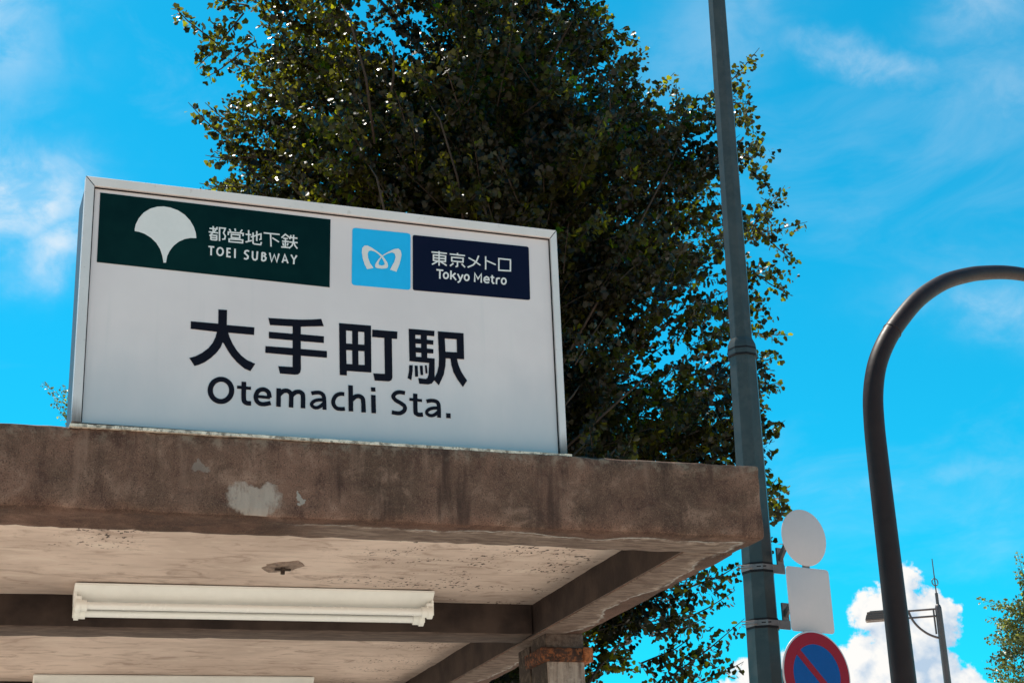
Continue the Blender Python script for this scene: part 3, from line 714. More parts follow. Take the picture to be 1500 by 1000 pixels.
# ------------------------------------------------------------------ station sign
DEC = json.loads('''{"kanji":[[[[372.9,351.7],[396.7,352.3],[396.8,308.4],[473.0,308.7],[472.5,286.4],[401.4,286.4],[405.7,273.0],[413.9,255.9],[424.4,239.1],[438.1,223.7],[454.1,212.1],[477.1,203.0],[464.1,180.6],[447.8,186.8],[427.4,202.7],[411.4,220.2],[399.9,236.9],[391.7,251.5],[386.9,257.5],[381.9,242.3],[371.2,226.0],[356.2,209.4],[338.9,195.0],[323.8,186.7],[312.9,182.7],[298.2,204.3],[314.3,210.4],[331.5,221.3],[348.8,237.0],[359.4,252.1],[366.8,269.4],[370.3,285.9],[299.1,287.9],[299.1,310.0],[373.5,310.0]]],[[[511.3,340.3],[553.4,341.5],[599.5,343.6],[634.3,347.4],[660.4,351.9],[667.7,330.6],[634.4,326.9],[602.5,322.9],[602.7,300.6],[668.3,300.7],[667.9,280.7],[602.8,280.3],[603.0,257.4],[677.0,257.8],[677.1,238.0],[603.2,237.5],[604.0,198.1],[602.0,188.4],[596.3,182.5],[587.2,180.8],[545.8,180.8],[540.6,201.5],[580.6,202.6],[580.3,236.7],[504.2,237.1],[504.4,256.9],[580.1,257.8],[579.8,280.4],[513.5,280.3],[513.2,299.7],[579.6,299.9],[579.4,321.7],[515.9,319.7]]],[[[711.5,344.3],[803.9,345.2],[804.1,205.4],[733.7,204.3],[733.7,190.8],[713.4,190.6]],[[731.5,324.1],[749.2,324.0],[749.1,285.6],[731.9,285.3]],[[766.4,323.7],[784.2,324.1],[784.3,286.1],[766.3,285.7]],[[731.9,265.6],[749.0,266.1],[749.4,225.4],[732.8,224.7]],[[766.7,266.2],[784.4,266.6],[784.9,226.1],[767.2,225.3]],[[807.4,333.7],[881.1,334.5],[879.9,312.1],[864.5,311.9],[864.9,195.3],[861.9,187.7],[854.8,183.5],[813.4,182.5],[809.3,203.4],[843.1,204.8],[842.3,311.8],[807.2,311.5]]],[[[914.5,346.6],[991.2,347.2],[990.3,330.6],[968.4,330.6],[968.1,318.1],[987.6,317.9],[986.9,304.4],[967.9,304.4],[967.6,291.5],[987.1,291.3],[986.3,278.1],[968.1,277.2],[968.3,263.1],[990.2,263.1],[989.0,206.4],[986.8,196.5],[980.1,187.4],[969.2,183.8],[943.2,183.8],[940.1,200.4],[963.5,199.9],[968.4,204.7],[971.0,214.7],[973.3,248.1],[915.4,248.7]],[[933.8,329.8],[950.1,330.1],[949.9,318.9],[934.1,318.4]],[[934.4,303.6],[950.6,303.8],[950.4,292.2],[934.7,291.7]],[[934.6,276.7],[950.9,276.9],[950.9,264.1],[934.9,263.9]],[[914.3,236.8],[924.8,237.7],[924.1,218.1],[920.0,192.2],[908.9,197.8],[913.2,217.2]],[[930.4,237.0],[939.3,237.2],[940.2,204.8],[931.0,203.5]],[[945.3,237.8],[954.0,238.5],[955.2,210.9],[947.5,209.3]],[[960.6,240.3],[966.2,240.8],[967.9,219.3],[967.4,216.4],[962.1,215.9]],[[1001.2,346.6],[1078.6,347.9],[1078.4,268.3],[1056.8,267.7],[1060.7,249.4],[1069.9,228.0],[1085.3,204.6],[1072.4,184.4],[1057.1,204.7],[1045.4,225.9],[1039.8,247.6],[1037.1,267.2],[1023.2,266.7],[1021.4,243.6],[1015.9,216.0],[1000.6,183.7],[985.9,199.3],[996.6,221.8],[1001.4,241.9],[1002.9,266.7]],[[1021.4,326.7],[1057.3,327.6],[1057.3,287.6],[1022.9,286.3]]]],"leaf":[[[138.2,557.4],[138.3,564.1],[140.4,577.8],[147.7,596.7],[160.1,615.2],[177.8,629.8],[195.9,637.7],[214.3,640.7],[232.8,639.4],[253.6,633.5],[272.6,622.1],[287.5,606.8],[298.5,588.8],[304.1,572.4],[306.3,555.7],[291.2,554.6],[274.9,549.8],[258.8,540.0],[245.0,526.1],[235.3,510.4],[228.8,494.0],[226.1,473.7],[219.4,472.5],[215.6,492.5],[208.8,511.9],[198.1,528.5],[183.3,542.5],[164.7,552.6],[150.4,556.5]]],"heart":[[[793.3,516.1],[786.6,528.3],[780.4,547.6],[777.7,567.3],[779.5,580.9],[785.9,588.4],[794.4,589.8],[806.0,585.1],[820.8,576.2],[836.7,565.5],[846.2,553.8],[853.5,542.3],[855.6,533.6],[853.4,526.7],[845.9,523.6],[835.2,522.0],[835.3,531.8],[842.8,534.0],[846.0,538.1],[841.9,547.7],[835.6,557.1],[827.1,566.2],[816.5,572.8],[805.9,575.0],[798.5,573.0],[795.3,564.8],[796.3,551.6],[801.4,536.6],[811.9,521.7]],[[879.9,517.3],[887.6,537.1],[893.2,555.7],[896.0,571.7],[893.6,584.9],[886.2,590.4],[874.3,587.7],[857.1,577.4],[836.7,562.4],[827.0,550.5],[819.5,538.6],[816.2,530.4],[818.3,524.0],[824.6,521.8],[835.7,522.1],[835.8,531.9],[827.9,532.8],[826.5,537.1],[830.2,547.5],[835.6,556.4],[843.1,563.5],[854.9,571.6],[867.8,576.4],[875.2,573.9],[877.9,562.9],[873.9,547.9],[860.8,521.9]]],"green":[[41.5,661.5],[686.2,658.9],[684.1,449.4],[42.5,455.7]],"cyan":[[750.6,640.7],[924.6,642.8],[921.9,465.8],[748.2,463.4]],"navy":[[931.0,639.6],[1291.2,642.8],[1288.7,471.9],[928.8,466.3]],"bars":[[30.1,659.2],[1358.4,662.1],[1351.8,32.9],[30.6,-3.6]],"toei_k":[[4.2,[[341.7,589.8],[364.2,590.0]]],[4.2,[[351.7,597.5],[352.2,577.8]]],[4.2,[[339.6,578.9],[366.5,578.4]]],[4.2,[[363.5,596.3],[357.5,584.9],[342.3,567.0]]],[4.2,[[346.5,555.4],[346.1,569.6],[362.2,570.0],[362.5,555.9]]],[4.2,[[346.3,562.6],[362.4,562.8]]],[4.2,[[346.5,556.2],[362.5,556.4]]],[4.2,[[370.4,554.3],[369.4,594.4],[385.7,594.7],[380.8,580.1],[386.3,571.1],[384.5,562.3],[377.7,560.5]]],[4.2,[[396.6,594.2],[400.7,587.8]]],[4.2,[[412.3,597.4],[414.1,589.4]]],[4.2,[[433.1,596.0],[427.4,587.8]]],[4.2,[[394.1,575.2],[394.4,584.5],[435.9,585.1],[435.3,576.8]]],[4.2,[[402.9,578.4],[403.1,568.8],[426.4,569.4],[426.2,579.0],[402.9,578.4]]],[4.2,[[397.1,553.5],[396.9,563.8],[434.8,565.0],[434.4,554.2]]],[4.2,[[397.1,555.7],[434.6,556.4]]],[4.2,[[414.9,569.7],[414.4,564.1]]],[4.2,[[442.7,583.1],[458.6,583.5]]],[4.2,[[451.0,597.0],[451.7,562.0]]],[4.2,[[442.8,559.5],[460.5,566.4]]],[4.2,[[457.4,576.2],[486.0,589.7],[485.9,573.1],[481.3,571.4]]],[4.2,[[473.9,596.5],[474.4,566.3]]],[4.2,[[463.5,590.9],[464.0,558.7],[467.7,556.5],[485.6,556.4],[487.4,564.6]]],[4.2,[[493.5,593.4],[539.1,593.8]]],[4.2,[[513.0,593.5],[515.0,553.8]]],[4.2,[[518.2,581.1],[537.4,570.4]]],[4.2,[[544.3,584.2],[555.2,596.3],[567.4,587.5]]],[4.2,[[549.3,583.2],[562.4,583.5]]],[4.2,[[546.0,574.2],[565.5,574.7]]],[4.2,[[555.8,583.3],[555.1,557.3]]],[4.2,[[548.5,569.5],[550.6,560.0]]],[4.2,[[563.0,570.1],[560.6,561.6]]],[4.2,[[543.6,556.0],[566.7,556.5]]],[4.2,[[571.4,595.4],[567.5,582.5]]],[4.2,[[570.0,587.8],[589.7,587.9]]],[4.2,[[566.2,573.7],[590.8,574.4]]],[4.2,[[578.9,596.9],[578.3,574.0],[574.7,563.9],[565.8,554.2]]],[4.2,[[580.3,573.2],[582.8,564.8],[590.0,555.9]]]],"toei_e":[[4.8,[[340.3,534.6],[356.3,534.8]]],[4.8,[[348.0,535.1],[348.2,508.8]]],[4.8,[[380.9,520.6],[379.1,515.9],[376.1,512.7],[372.4,511.6],[368.8,512.7],[366.0,515.8],[364.5,520.4],[364.7,525.5],[366.4,530.1],[369.4,533.3],[373.1,534.5],[376.7,533.4],[379.6,530.3],[381.0,525.7],[380.9,520.6]]],[4.8,[[402.3,534.9],[392.5,534.6],[392.7,510.6],[402.9,510.5]]],[4.8,[[392.7,523.2],[401.0,523.2]]],[4.8,[[414.1,536.2],[414.3,508.1]]],[4.8,[[453.6,533.0],[448.2,534.6],[443.0,532.3],[441.5,526.1],[446.5,522.0],[451.0,517.6],[450.1,511.5],[445.8,508.7],[439.5,510.1]]],[4.8,[[463.5,534.6],[463.5,515.8],[466.5,509.7],[471.5,508.8],[475.8,512.5],[477.0,535.5]]],[4.8,[[490.5,533.8],[489.8,508.7]]],[4.8,[[490.1,532.9],[497.5,532.4],[499.8,528.4],[496.7,523.8],[490.3,522.6]]],[4.8,[[496.7,522.9],[501.1,518.3],[499.6,511.7],[495.3,509.1],[489.8,508.9]]],[4.8,[[511.6,535.1],[517.2,508.9],[524.9,531.2],[532.2,509.5],[537.9,535.3]]],[4.8,[[547.8,508.9],[554.5,534.6],[563.6,508.9]]],[4.8,[[550.7,516.9],[560.1,516.9]]],[4.8,[[572.6,536.0],[580.8,521.4],[588.5,535.6]]],[4.8,[[580.8,521.4],[580.3,507.8]]]],"metro_k":[[4.5,[[987.0,591.1],[1033.9,591.7]]],[4.5,[[1010.0,596.3],[1009.0,550.5]]],[4.5,[[992.3,563.3],[992.7,582.7],[1029.5,583.0],[1028.4,563.4]]],[4.5,[[992.5,573.4],[1029.3,574.3]]],[4.5,[[992.3,564.8],[1028.5,565.2]]],[4.5,[[1006.2,564.2],[987.3,552.0]]],[4.5,[[1012.4,564.2],[1032.3,553.1]]],[4.5,[[1042.2,590.9],[1089.4,590.8]]],[4.5,[[1066.4,596.9],[1066.3,591.4]]],[4.5,[[1048.2,581.2],[1048.0,569.5],[1082.5,569.8],[1083.3,582.1],[1048.2,581.2]]],[4.5,[[1065.7,569.7],[1064.9,554.9],[1059.0,552.1]]],[4.5,[[1053.0,562.9],[1042.3,553.1]]],[4.5,[[1078.2,563.5],[1088.4,553.8]]],[4.5,[[1131.7,595.5],[1124.9,578.4],[1113.9,564.2],[1096.4,554.7]]],[4.5,[[1099.8,585.4],[1118.5,576.6],[1136.1,565.6]]],[4.5,[[1153.4,595.8],[1152.0,553.2]]],[4.5,[[1155.7,582.3],[1184.1,572.4]]],[4.5,[[1194.4,593.1],[1193.1,555.9],[1229.4,557.7],[1230.8,593.5],[1194.4,593.1]]]],"metro_e":[[4.9,[[1000.8,536.8],[1021.6,536.9]]],[4.9,[[1011.2,536.8],[1010.2,509.5]]],[4.9,[[1035.8,519.7],[1034.1,516.0],[1031.5,513.5],[1028.4,512.5],[1025.4,513.4],[1023.1,515.9],[1022.1,519.5],[1022.4,523.5],[1024.1,527.2],[1026.7,529.7],[1029.9,530.7],[1032.8,529.8],[1035.1,527.3],[1036.1,523.7],[1035.8,519.7]]],[4.9,[[1045.1,539.0],[1043.8,511.0]]],[4.9,[[1058.5,532.3],[1045.7,520.2]]],[4.9,[[1049.5,523.8],[1060.0,510.5]]],[4.9,[[1065.2,530.8],[1072.7,514.5]]],[4.9,[[1081.0,530.4],[1070.4,507.4],[1064.4,503.7]]],[4.9,[[1099.3,520.0],[1097.6,516.3],[1095.0,513.8],[1092.0,512.9],[1089.0,513.8],[1086.9,516.3],[1085.8,519.9],[1086.2,523.9],[1087.8,527.6],[1090.4,530.1],[1093.5,531.1],[1096.4,530.2],[1098.6,527.7],[1099.6,524.0],[1099.3,520.0]]],[4.9,[[1117.0,511.0],[1118.2,538.7],[1127.4,521.4],[1138.4,538.7],[1137.1,510.5]]],[4.9,[[1147.4,522.0],[1161.1,521.7],[1160.3,528.5],[1154.5,531.2],[1148.0,527.2],[1146.3,519.1],[1149.7,513.4],[1155.5,512.5],[1162.0,514.7]]],[4.9,[[1172.3,538.1],[1171.1,517.4],[1174.0,512.9],[1177.8,513.1]]],[4.9,[[1166.7,531.0],[1178.4,530.9]]],[4.9,[[1185.8,530.8],[1184.0,510.8]]],[4.9,[[1185.6,526.1],[1190.0,530.4],[1195.8,530.2]]],[4.9,[[1214.1,520.8],[1212.4,517.1],[1209.7,514.5],[1206.5,513.6],[1203.6,514.5],[1201.4,517.0],[1200.4,520.6],[1200.8,524.7],[1202.5,528.4],[1205.2,531.0],[1208.3,531.9],[1211.2,531.0],[1213.4,528.5],[1214.4,524.8],[1214.1,520.8]]]],"ote":[[15.1,[[413.5,112.3],[412.1,108.0],[410.2,104.0],[407.8,100.2],[404.9,96.9],[401.6,94.0],[398.0,91.6],[394.2,89.8],[390.2,88.6],[386.1,88.0],[382.0,88.1],[378.0,88.8],[374.1,90.1],[370.5,92.0],[367.2,94.5],[364.2,97.5],[361.7,100.9],[359.7,104.7],[358.2,108.8],[357.3,113.1],[356.9,117.5],[357.2,122.0],[358.0,126.4],[359.4,130.7],[361.3,134.8],[363.7,138.6],[366.5,141.9],[369.8,144.8],[373.4,147.2],[377.2,149.1],[381.2,150.3],[385.4,150.9],[389.5,150.9],[393.5,150.2],[397.4,148.8],[401.1,146.9],[404.4,144.4],[407.4,141.5],[409.9,138.0],[411.9,134.2],[413.4,130.1],[414.3,125.7],[414.6,121.3],[414.4,116.8],[413.5,112.3]]],[13.8,[[447.1,149.0],[447.6,102.4],[450.7,92.3],[457.0,88.9],[468.1,89.0]]],[9.4,[[428.9,132.2],[466.8,131.6]]],[9.4,[[480.1,110.1],[519.4,109.3]]],[13.0,[[518.2,109.2],[515.2,123.3],[507.1,129.9],[497.6,131.2],[486.0,124.9],[480.3,110.1],[483.3,96.9],[492.8,89.9],[505.3,89.8],[521.4,94.4]]],[13.5,[[542.8,137.8],[542.7,85.2]]],[13.5,[[544.8,120.4],[554.7,130.4],[566.0,132.6],[574.4,128.0],[577.5,119.1],[577.3,85.7]]],[13.5,[[579.5,121.1],[588.7,129.9],[600.1,132.2],[607.2,128.5],[610.3,120.4],[610.6,85.9]]],[12.0,[[633.6,130.6],[645.8,133.7],[658.5,133.9],[666.7,128.0],[669.6,115.9],[670.7,86.3]]],[10.4,[[668.3,115.0],[648.4,112.1],[637.0,104.9],[635.0,96.2],[643.4,90.5],[654.9,92.5],[667.6,103.4]]],[12.0,[[726.5,135.7],[713.6,135.2],[702.0,128.4],[695.1,113.9],[696.9,101.7],[704.6,93.4],[716.2,91.9],[728.0,93.3]]],[14.0,[[744.1,162.8],[745.0,87.2]]],[13.5,[[747.1,120.6],[757.5,130.7],[769.1,133.0],[777.7,127.8],[780.2,116.6],[781.1,86.8]]],[14.0,[[809.0,139.6],[809.9,86.9]]],[13.5,[[808.6,161.9],[809.1,149.7]]],[12.5,[[901.1,152.8],[885.8,154.2],[873.1,150.0],[866.7,139.9],[873.6,129.7],[888.0,122.3],[899.0,113.8],[898.8,102.3],[888.2,93.6],[875.8,92.1],[861.9,93.7]]],[13.5,[[930.9,153.5],[930.6,102.9],[933.9,95.1],[940.4,92.2],[952.4,93.6]]],[9.1,[[913.3,135.5],[950.5,134.4]]],[12.0,[[963.3,133.0],[975.9,136.4],[989.2,136.1],[997.2,130.8],[999.6,117.5],[999.4,88.0]]],[10.4,[[998.2,116.6],[978.1,113.7],[965.9,106.4],[963.9,97.9],[972.3,92.4],[984.4,94.4],[997.1,104.4]]],[14.0,[[1027.1,102.9],[1027.3,88.5]]]]}''')
SA = rad(1.748)
sign = empty('station_sign', (0.226, 4.2, 2.9168), SA)
tag(sign, 'white illuminated station name board with green, blue and navy panels standing on the canopy edge', 'sign')
SW, SH = 1.3772, 0.7002
DEP = 0.20
bm = bmesh.new()
bm_box(bm, 0.004, SW - 0.004, 0.014, DEP, 0.0, SH - 0.004, 0.004, 2)
from_bm('housing', bm, [M_HOUSING], sign)
# frame: mitred bars with a chamfer towards the face


def framebar(name, o0, o1, i0, i1, parent):
    """outer edge o0-o1 and inner edge i0-i1 in (x,z)"""
    v = [(o0[0], -0.008, o0[1]), (o1[0], -0.008, o1[1]), (i1[0], -0.004, i1[1]), (i0[0], -0.004, i0[1]),
         (o0[0], 0.022, o0[1]), (o1[0], 0.022, o1[1]), (i1[0], 0.016, i1[1]), (i0[0], 0.016, i0[1])]
    f = [(0, 3, 2, 1), (4, 5, 6, 7), (0, 1, 5, 4), (3, 7, 6, 2), (0, 4, 7, 3), (1, 2, 6, 5)]
    bm_ = bmesh.new()
    vs = [bm_.verts.new(p) for p in v]
    for q in f:
        bm_.faces.new([vs[k] for k in q])
    bmesh.ops.recalc_face_normals(bm_, faces=bm_.faces)
    bmesh.ops.bevel(bm_, geom=bm_.edges[:], offset=0.0012, segments=1, affect='EDGES')
    return from_bm(name, bm_, [M_FRAME], parent)


IT, IL, IR = SH - 0.025, 0.024, SW - 0.019
framebar('frame_bar', (0.0, SH), (SW, SH), (IL, IT), (IR, IT), sign)
framebar('frame_bar', (0.0, 0.0), (0.0, SH), (IL, 0.0), (IL, IT), sign)
framebar('frame_bar', (SW, 0.0), (SW, SH), (IR, 0.0), (IR, IT), sign)
bm = bmesh.new()
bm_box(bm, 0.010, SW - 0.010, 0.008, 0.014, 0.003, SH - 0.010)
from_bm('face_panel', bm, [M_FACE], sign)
bm = bmesh.new()
NB = 60
for k in range(NB):
    xa = -0.004 + (SW + 0.006) * k / NB
    xb = -0.004 + (SW + 0.006) * (k + 1) / NB
    h_ = 0.0012 * mnoise.noise(Vector((k * 0.7, 0, 0)))
    bm_box(bm, xa, xb, -0.011 + 0.002 * mnoise.noise(Vector((k * 0.5, 4, 0))) - math.tan(SA) * xa * 0.6, 0.02, -0.0140, h_ - 0.0062)
from_bm('base_sealant', bm, [M_SEAL], sign)


# Catmull-Rom through the path


def catmull(P_, n=5):
    P_ = [Vector(p) for p in P_]
    out = []
    for i in range(len(P_) - 1):
        p0, p1, p2_, p3 = P_[max(i - 1, 0)], P_[i], P_[i + 1], P_[min(i + 2, len(P_) - 1)]
        for k in range(n):
            t = k / n
            out.append(0.5 * ((2 * p1) + (p2_ - p0) * t + (2 * p0 - 5 * p1 + 4 * p2_ - p3) * t * t + (3 * p1 - p0 - 3 * p2_ + p3) * t ** 3))
    out.append(P_[-1])
    return out


# black strips painting in the shadow line round the face; open mitres of the frame
for (x0_, x1_, z0_, z1_) in ((IL - 0.001, IR + 0.001, IT - 0.0034, IT - 0.0002), (IL + 0.0002, IL + 0.0030, 0.004, IT - 0.0036), (IR - 0.0030, IR - 0.0002, 0.004, IT - 0.0036)):
    bm = bmesh.new()
    bm_box(bm, x0_, x1_, 0.0045, 0.0078, z0_, z1_)
    from_bm('shadow_strip', bm, [M_RUBBER], sign)
for (ox_, ix_) in ((0.0008, IL), (SW - 0.0008, IR)):
    oz_, iz_ = SH - 0.0008, IT
    d_ = Vector((ix_ - ox_, 0, iz_ - oz_)).normalized()
    n_ = Vector((-d_.z, 0, d_.x)) * 0.0008
    a_, b_ = Vector((ox_, -0.0084, oz_)), Vector((ix_, -0.0045, iz_))
    q_ = [a_ + n_, b_ + n_, b_ - n_, a_ - n_]
    v_ = q_ + [p + Vector((0, 0.003, 0)) for p in q_]
    pyd('mitre_gap', v_, [(0, 1, 2, 3), (4, 7, 6, 5), (0, 4, 5, 1), (1, 5, 6, 2), (2, 6, 7, 3), (3, 7, 4, 0)], [M_RUBBER], sign)


def poly_fill(bm, loops, y):
    """fill outlines (first loop outer, inside loops are holes) on the plane y"""
    es = []
    for lp in loops:
        vs = [bm.verts.new((a / 1000, y, b / 1000)) for a, b in lp]
        for k in range(len(vs)):
            es.append(bm.edges.new((vs[k], vs[(k + 1) % len(vs)])))
    bmesh.ops.triangle_fill(bm, use_beauty=True, use_dissolve=False, edges=es, normal=(0, -1, 0))


def inside(p, poly):
    c_ = False
    n = len(poly)
    for i in range(n):
        (x1, y1), (x2, y2) = poly[i], poly[i - 1]
        if (y1 > p[1]) != (y2 > p[1]) and p[0] < (x2 - x1) * (p[1] - y1) / (y2 - y1) + x1:
            c_ = not c_
    return c_


def stroke(bm, pts, w, y):
    """flat ribbon with mitred joints along pts (mm)"""
    P_ = [Vector((a, b)) for a, b in pts]
    closed = (P_[0] - P_[-1]).length < 0.5
    if closed:
        P_ = P_[:-1]
    n = len(P_)
    L, R = [], []
    for i in range(n):
        a = P_[i - 1] if (i or closed) else None
        b = P_[(i + 1) % n] if (i < n - 1 or closed) else None
        d1 = (P_[i] - a).normalized() if a is not None else None
        d2 = (b - P_[i]).normalized() if b is not None else None
        d1 = d1 or d2
        d2 = d2 or d1
        n1 = Vector((-d1.y, d1.x))
        n2 = Vector((-d2.y, d2.x))
        m_ = n1 + n2
        m_ = m_.normalized() if m_.length > 1e-4 else n1
        k = min(1.6, 1 / max(0.3, m_.dot(n1)))
        L.append(bm.verts.new(((P_[i].x + m_.x * w / 2 * k) / 1000, y, (P_[i].y + m_.y * w / 2 * k) / 1000)))
        R.append(bm.verts.new(((P_[i].x - m_.x * w / 2 * k) / 1000, y, (P_[i].y - m_.y * w / 2 * k) / 1000)))
    for i in range(n if closed else n - 1):
        j = (i + 1) % n
        bm.faces.new((L[i], R[i], R[j], L[j]))


def shape_loops(loops):
    outs = []
    holes = []
    for lp in loops:
        (holes if any(o_ is not lp and inside(lp[0], o_) for o_ in loops) else outs).append(lp)
    return [[o_] + [h_ for h_ in holes if inside(h_[0], o_)] for o_ in outs]


def lettering_poly(name, glyphs, y, mat, parent):
    bm_ = bmesh.new()
    for i, lps in enumerate(glyphs):
        for j, grp in enumerate(shape_loops(lps)):
            poly_fill(bm_, grp, y - 0.0001 * j)
    for f_ in bm_.faces:
        if f_.normal.y > 0:
            f_.normal_flip()
    me = bpy.data.meshes.new(name)
    bm_.to_mesh(me)
    bm_.free()
    return link(name, me, parent, [mat])


def lettering_strokes(name, strokes, y, mat, parent, soft=False):
    bm_ = bmesh.new()
    if soft:                          # round the drawn curves
        strokes = [(w, [tuple(p)[:2] for p in catmull([(a, b, 0) for a, b in q], 4)] if len(q) >= 5 and len(q) < 20 else q) for w, q in strokes]
    for i, (w, pts_) in enumerate(strokes):
        stroke(bm_, pts_, w * (0.94 if soft else 1.0), y - 0.00004 * i)
    bm_.normal_update()
    for f_ in bm_.faces:
        if f_.normal.y > 0:
            f_.normal_flip()
    me = bpy.data.meshes.new(name)
    bm_.to_mesh(me)
    bm_.free()
    return link(name, me, parent, [mat])


def round_quad(q, r, n=6):
    out = []
    for i in range(4):
        p = Vector(q[i])
        a = (Vector(q[i - 1]) - p).normalized()
        b = (Vector(q[(i + 1) % 4]) - p).normalized()
        if r < 0.1:
            out.append(tuple(p))
            continue
        for k in range(n + 1):
            t = k / n
            # quadratic blend round the corner
            pa, pb = p + a * r, p + b * r
            out.append(tuple(pa * (1 - t) ** 2 + p * 2 * t * (1 - t) * 1.0 + pb * t * t))
    return out


def film(name, quad, r, mat, y=0.0065):
    pl = [(a / 1000, b / 1000) for a, b in round_quad(quad, r)]
    return prism(name, pl, y, 0.0085, [mat], sign)


FY = 0.0065
gp = film('green_panel', DEC['green'], 0, M_GREEN)
cp = film('light_blue_panel', DEC['cyan'], 10, M_CYAN)
np_ = film('navy_panel', DEC['navy'], 7, M_NAVY)
lettering_poly('leaf_emblem', [DEC['leaf']], FY - 0.001, M_PRINT, gp)
lettering_strokes('japanese_lettering', DEC['toei_k'], FY - 0.001, M_PRINT, gp)
lettering_strokes('latin_word', DEC['toei_e'][:6], FY - 0.001, M_PRINT, gp)
lettering_strokes('latin_word', DEC['toei_e'][6:], FY - 0.001, M_PRINT, gp)
lettering_poly('heart_emblem', [[l] for l in DEC['heart']][:1], FY - 0.001, M_PRINT, cp)
lettering_poly('heart_emblem', [[l] for l in DEC['heart']][1:], FY - 0.0013, M_PRINT, cp)
lettering_strokes('japanese_lettering', DEC['metro_k'], FY - 0.001, M_PRINT, np_)
lettering_strokes('latin_word', DEC['metro_e'][:9], FY - 0.001, M_PRINT, np_)
lettering_strokes('latin_word', DEC['metro_e'][9:], FY - 0.001, M_PRINT, np_)
lettering_poly('station_name_japanese', DEC['kanji'], 0.0068, M_INK, sign)
lettering_strokes('station_name_latin', DEC['ote'][:15], 0.0068, M_INK, sign, True)
lettering_strokes('station_name_latin', DEC['ote'][15:], 0.0068, M_INK, sign, True)

# ------------------------------------------------------------------ fluorescent fittings
LL = 1.235


def make_lamp():
    root = empty('ceiling_light')
    prof = [(0, 0.0), (0, -0.007), (0.010, -0.013), (0.052, -0.052), (0.064, -0.057), (0.126, -0.057), (0.138, -0.052), (0.180, -0.013), (0.190, -0.007), (0.190, 0.0)]
    bm_ = bmesh.new()
    A_ = [bm_.verts.new((-LL / 2, y, z)) for y, z in prof]
    B_ = [bm_.verts.new((LL / 2, y, z)) for y, z in prof]
    n = len(prof)
    for i in range(n):
        bm_.faces.new((A_[i], A_[(i + 1) % n], B_[(i + 1) % n], B_[i]))
    ca = bm_.faces.new(A_)
    cb = bm_.faces.new(B_)
    bmesh.ops.recalc_face_normals(bm_, faces=bm_.faces)
    bmesh.ops.bevel(bm_, geom=list(set(ca.edges[:] + cb.edges[:])), offset=0.0025, segments=1, affect='EDGES')
    from_bm('lamp_body', bm_, [M_LAMP], root, smooth=True, angle=25)
    for ty in (0.028, 0.163):
        tz = -0.071
        bm_ = bmesh.new()
        tube(bm_, [(-LL / 2 + 0.030, ty, tz), (LL / 2 - 0.030, ty, tz)], 0.0128, 16)
        t_ = from_bm('fluorescent_tube', bm_, [M_TUBE], root, smooth=True, angle=40)
        for s in (-1, 1):
            bm_ = bmesh.new()
            xe = s * (LL / 2)
            # socket: stem from the body, stepped round holder
            tube(bm_, [(xe - s * 0.006, ty, tz), (xe - s * 0.022, ty, tz)], 0.0240, 14)
            tube(bm_, [(xe - s * 0.022, ty, tz), (xe - s * 0.044, ty, tz)], 0.0195, 14)
            bm_box(bm_, min(xe - s * 0.004, xe - s * 0.026), max(xe - s * 0.004, xe - s * 0.026), ty - 0.014, ty + 0.014, tz, -0.040, 0.002, 1)
            bm_box(bm_, min(xe - s * 0.002, xe - s * 0.009), max(xe - s * 0.002, xe - s * 0.009), ty - 0.017, ty + 0.017, tz - 0.014, -0.030, 0.002, 1)
            from_bm('tube_socket', bm_, [M_HOLDER], root, smooth=True, angle=35)
    for sx in (-0.45, 0.45):
        bm_ = bmesh.new()
        tube(bm_, [(sx, 0.095, -0.0575), (sx, 0.095, -0.0605)], 0.006, 8)
        from_bm('screw', bm_, [M_SCREW], root)
    return root


lamp = make_lamp()
lamp.location = (0.961, 5.582, ZC - 0.004)
lamp.rotation_euler = (0, 0, -0.033)
tag(lamp, 'cream twin tube fluorescent fitting under the front of the canopy ceiling', 'ceiling light', 'fluorescent fittings under the canopy')
lamp2 = copy_tree(lamp)
lamp2.location = (0.925, 7.495, ZC - 0.004)
tag(lamp2, 'fluorescent fitting behind the concrete cross beam, cut off by the bottom of the photo', 'ceiling light')

# ------------------------------------------------------------------ street pole with collar
PX, PY = 5.341, 10.41
pole = empty('street_pole', (PX - 0.014 * 3.9, PY + 0.0075 * 3.9, 0))
pole.rotation_euler = (0.0075, 0.014, 0)      # leans a little
tag(pole, 'tall dark green grey eight sided steel pole with collar behind the canopy corner', 'pole')
TW = rad(14)


def octa(name, prof, parent, mat=M_POLE, bev=0.004):
    bm_ = bmesh.new()
    tube(bm_, [(0, 0, z) for z, r in prof], [r for z, r in prof], 8, True, Vector((0, 1, 0)), TW)
    es = [e for e in bm_.edges if abs(e.verts[0].co.z - e.verts[1].co.z) > 0.02]
    bmesh.ops.bevel(bm_, geom=es, offset=bev, segments=2, affect='EDGES')
    return from_bm(name, bm_, [mat], parent, smooth=True, angle=30)


octa('lower_shaft', [(0, 0.150), (3.0, 0.124), (5.68, 0.1025)], pole)
octa('upper_shaft', [(5.78, 0.086), (8.6, 0.072), (11.5, 0.058)], pole)
octa('collar', [(5.672, 0.106), (5.678, 0.1120), (5.752, 0.1120), (5.806, 0.0875)], pole, bev=0.002)
for z_ in (5.664, 5.714):
    octa('collar_seam', [(z_, 0.1132), (z_ + 0.013, 0.1132)], pole, M_RUBBER, 0.001)
octa('base_plate', [(0, 0.24), (0.03, 0.24)], pole, M_GALV)

# ------------------------------------------------------------------ signs clamped to the pole
dS = Vector((math.sin(rad(77)), math.cos(rad(77)), 0))
RZ = math.atan2(dS.y, dS.x)


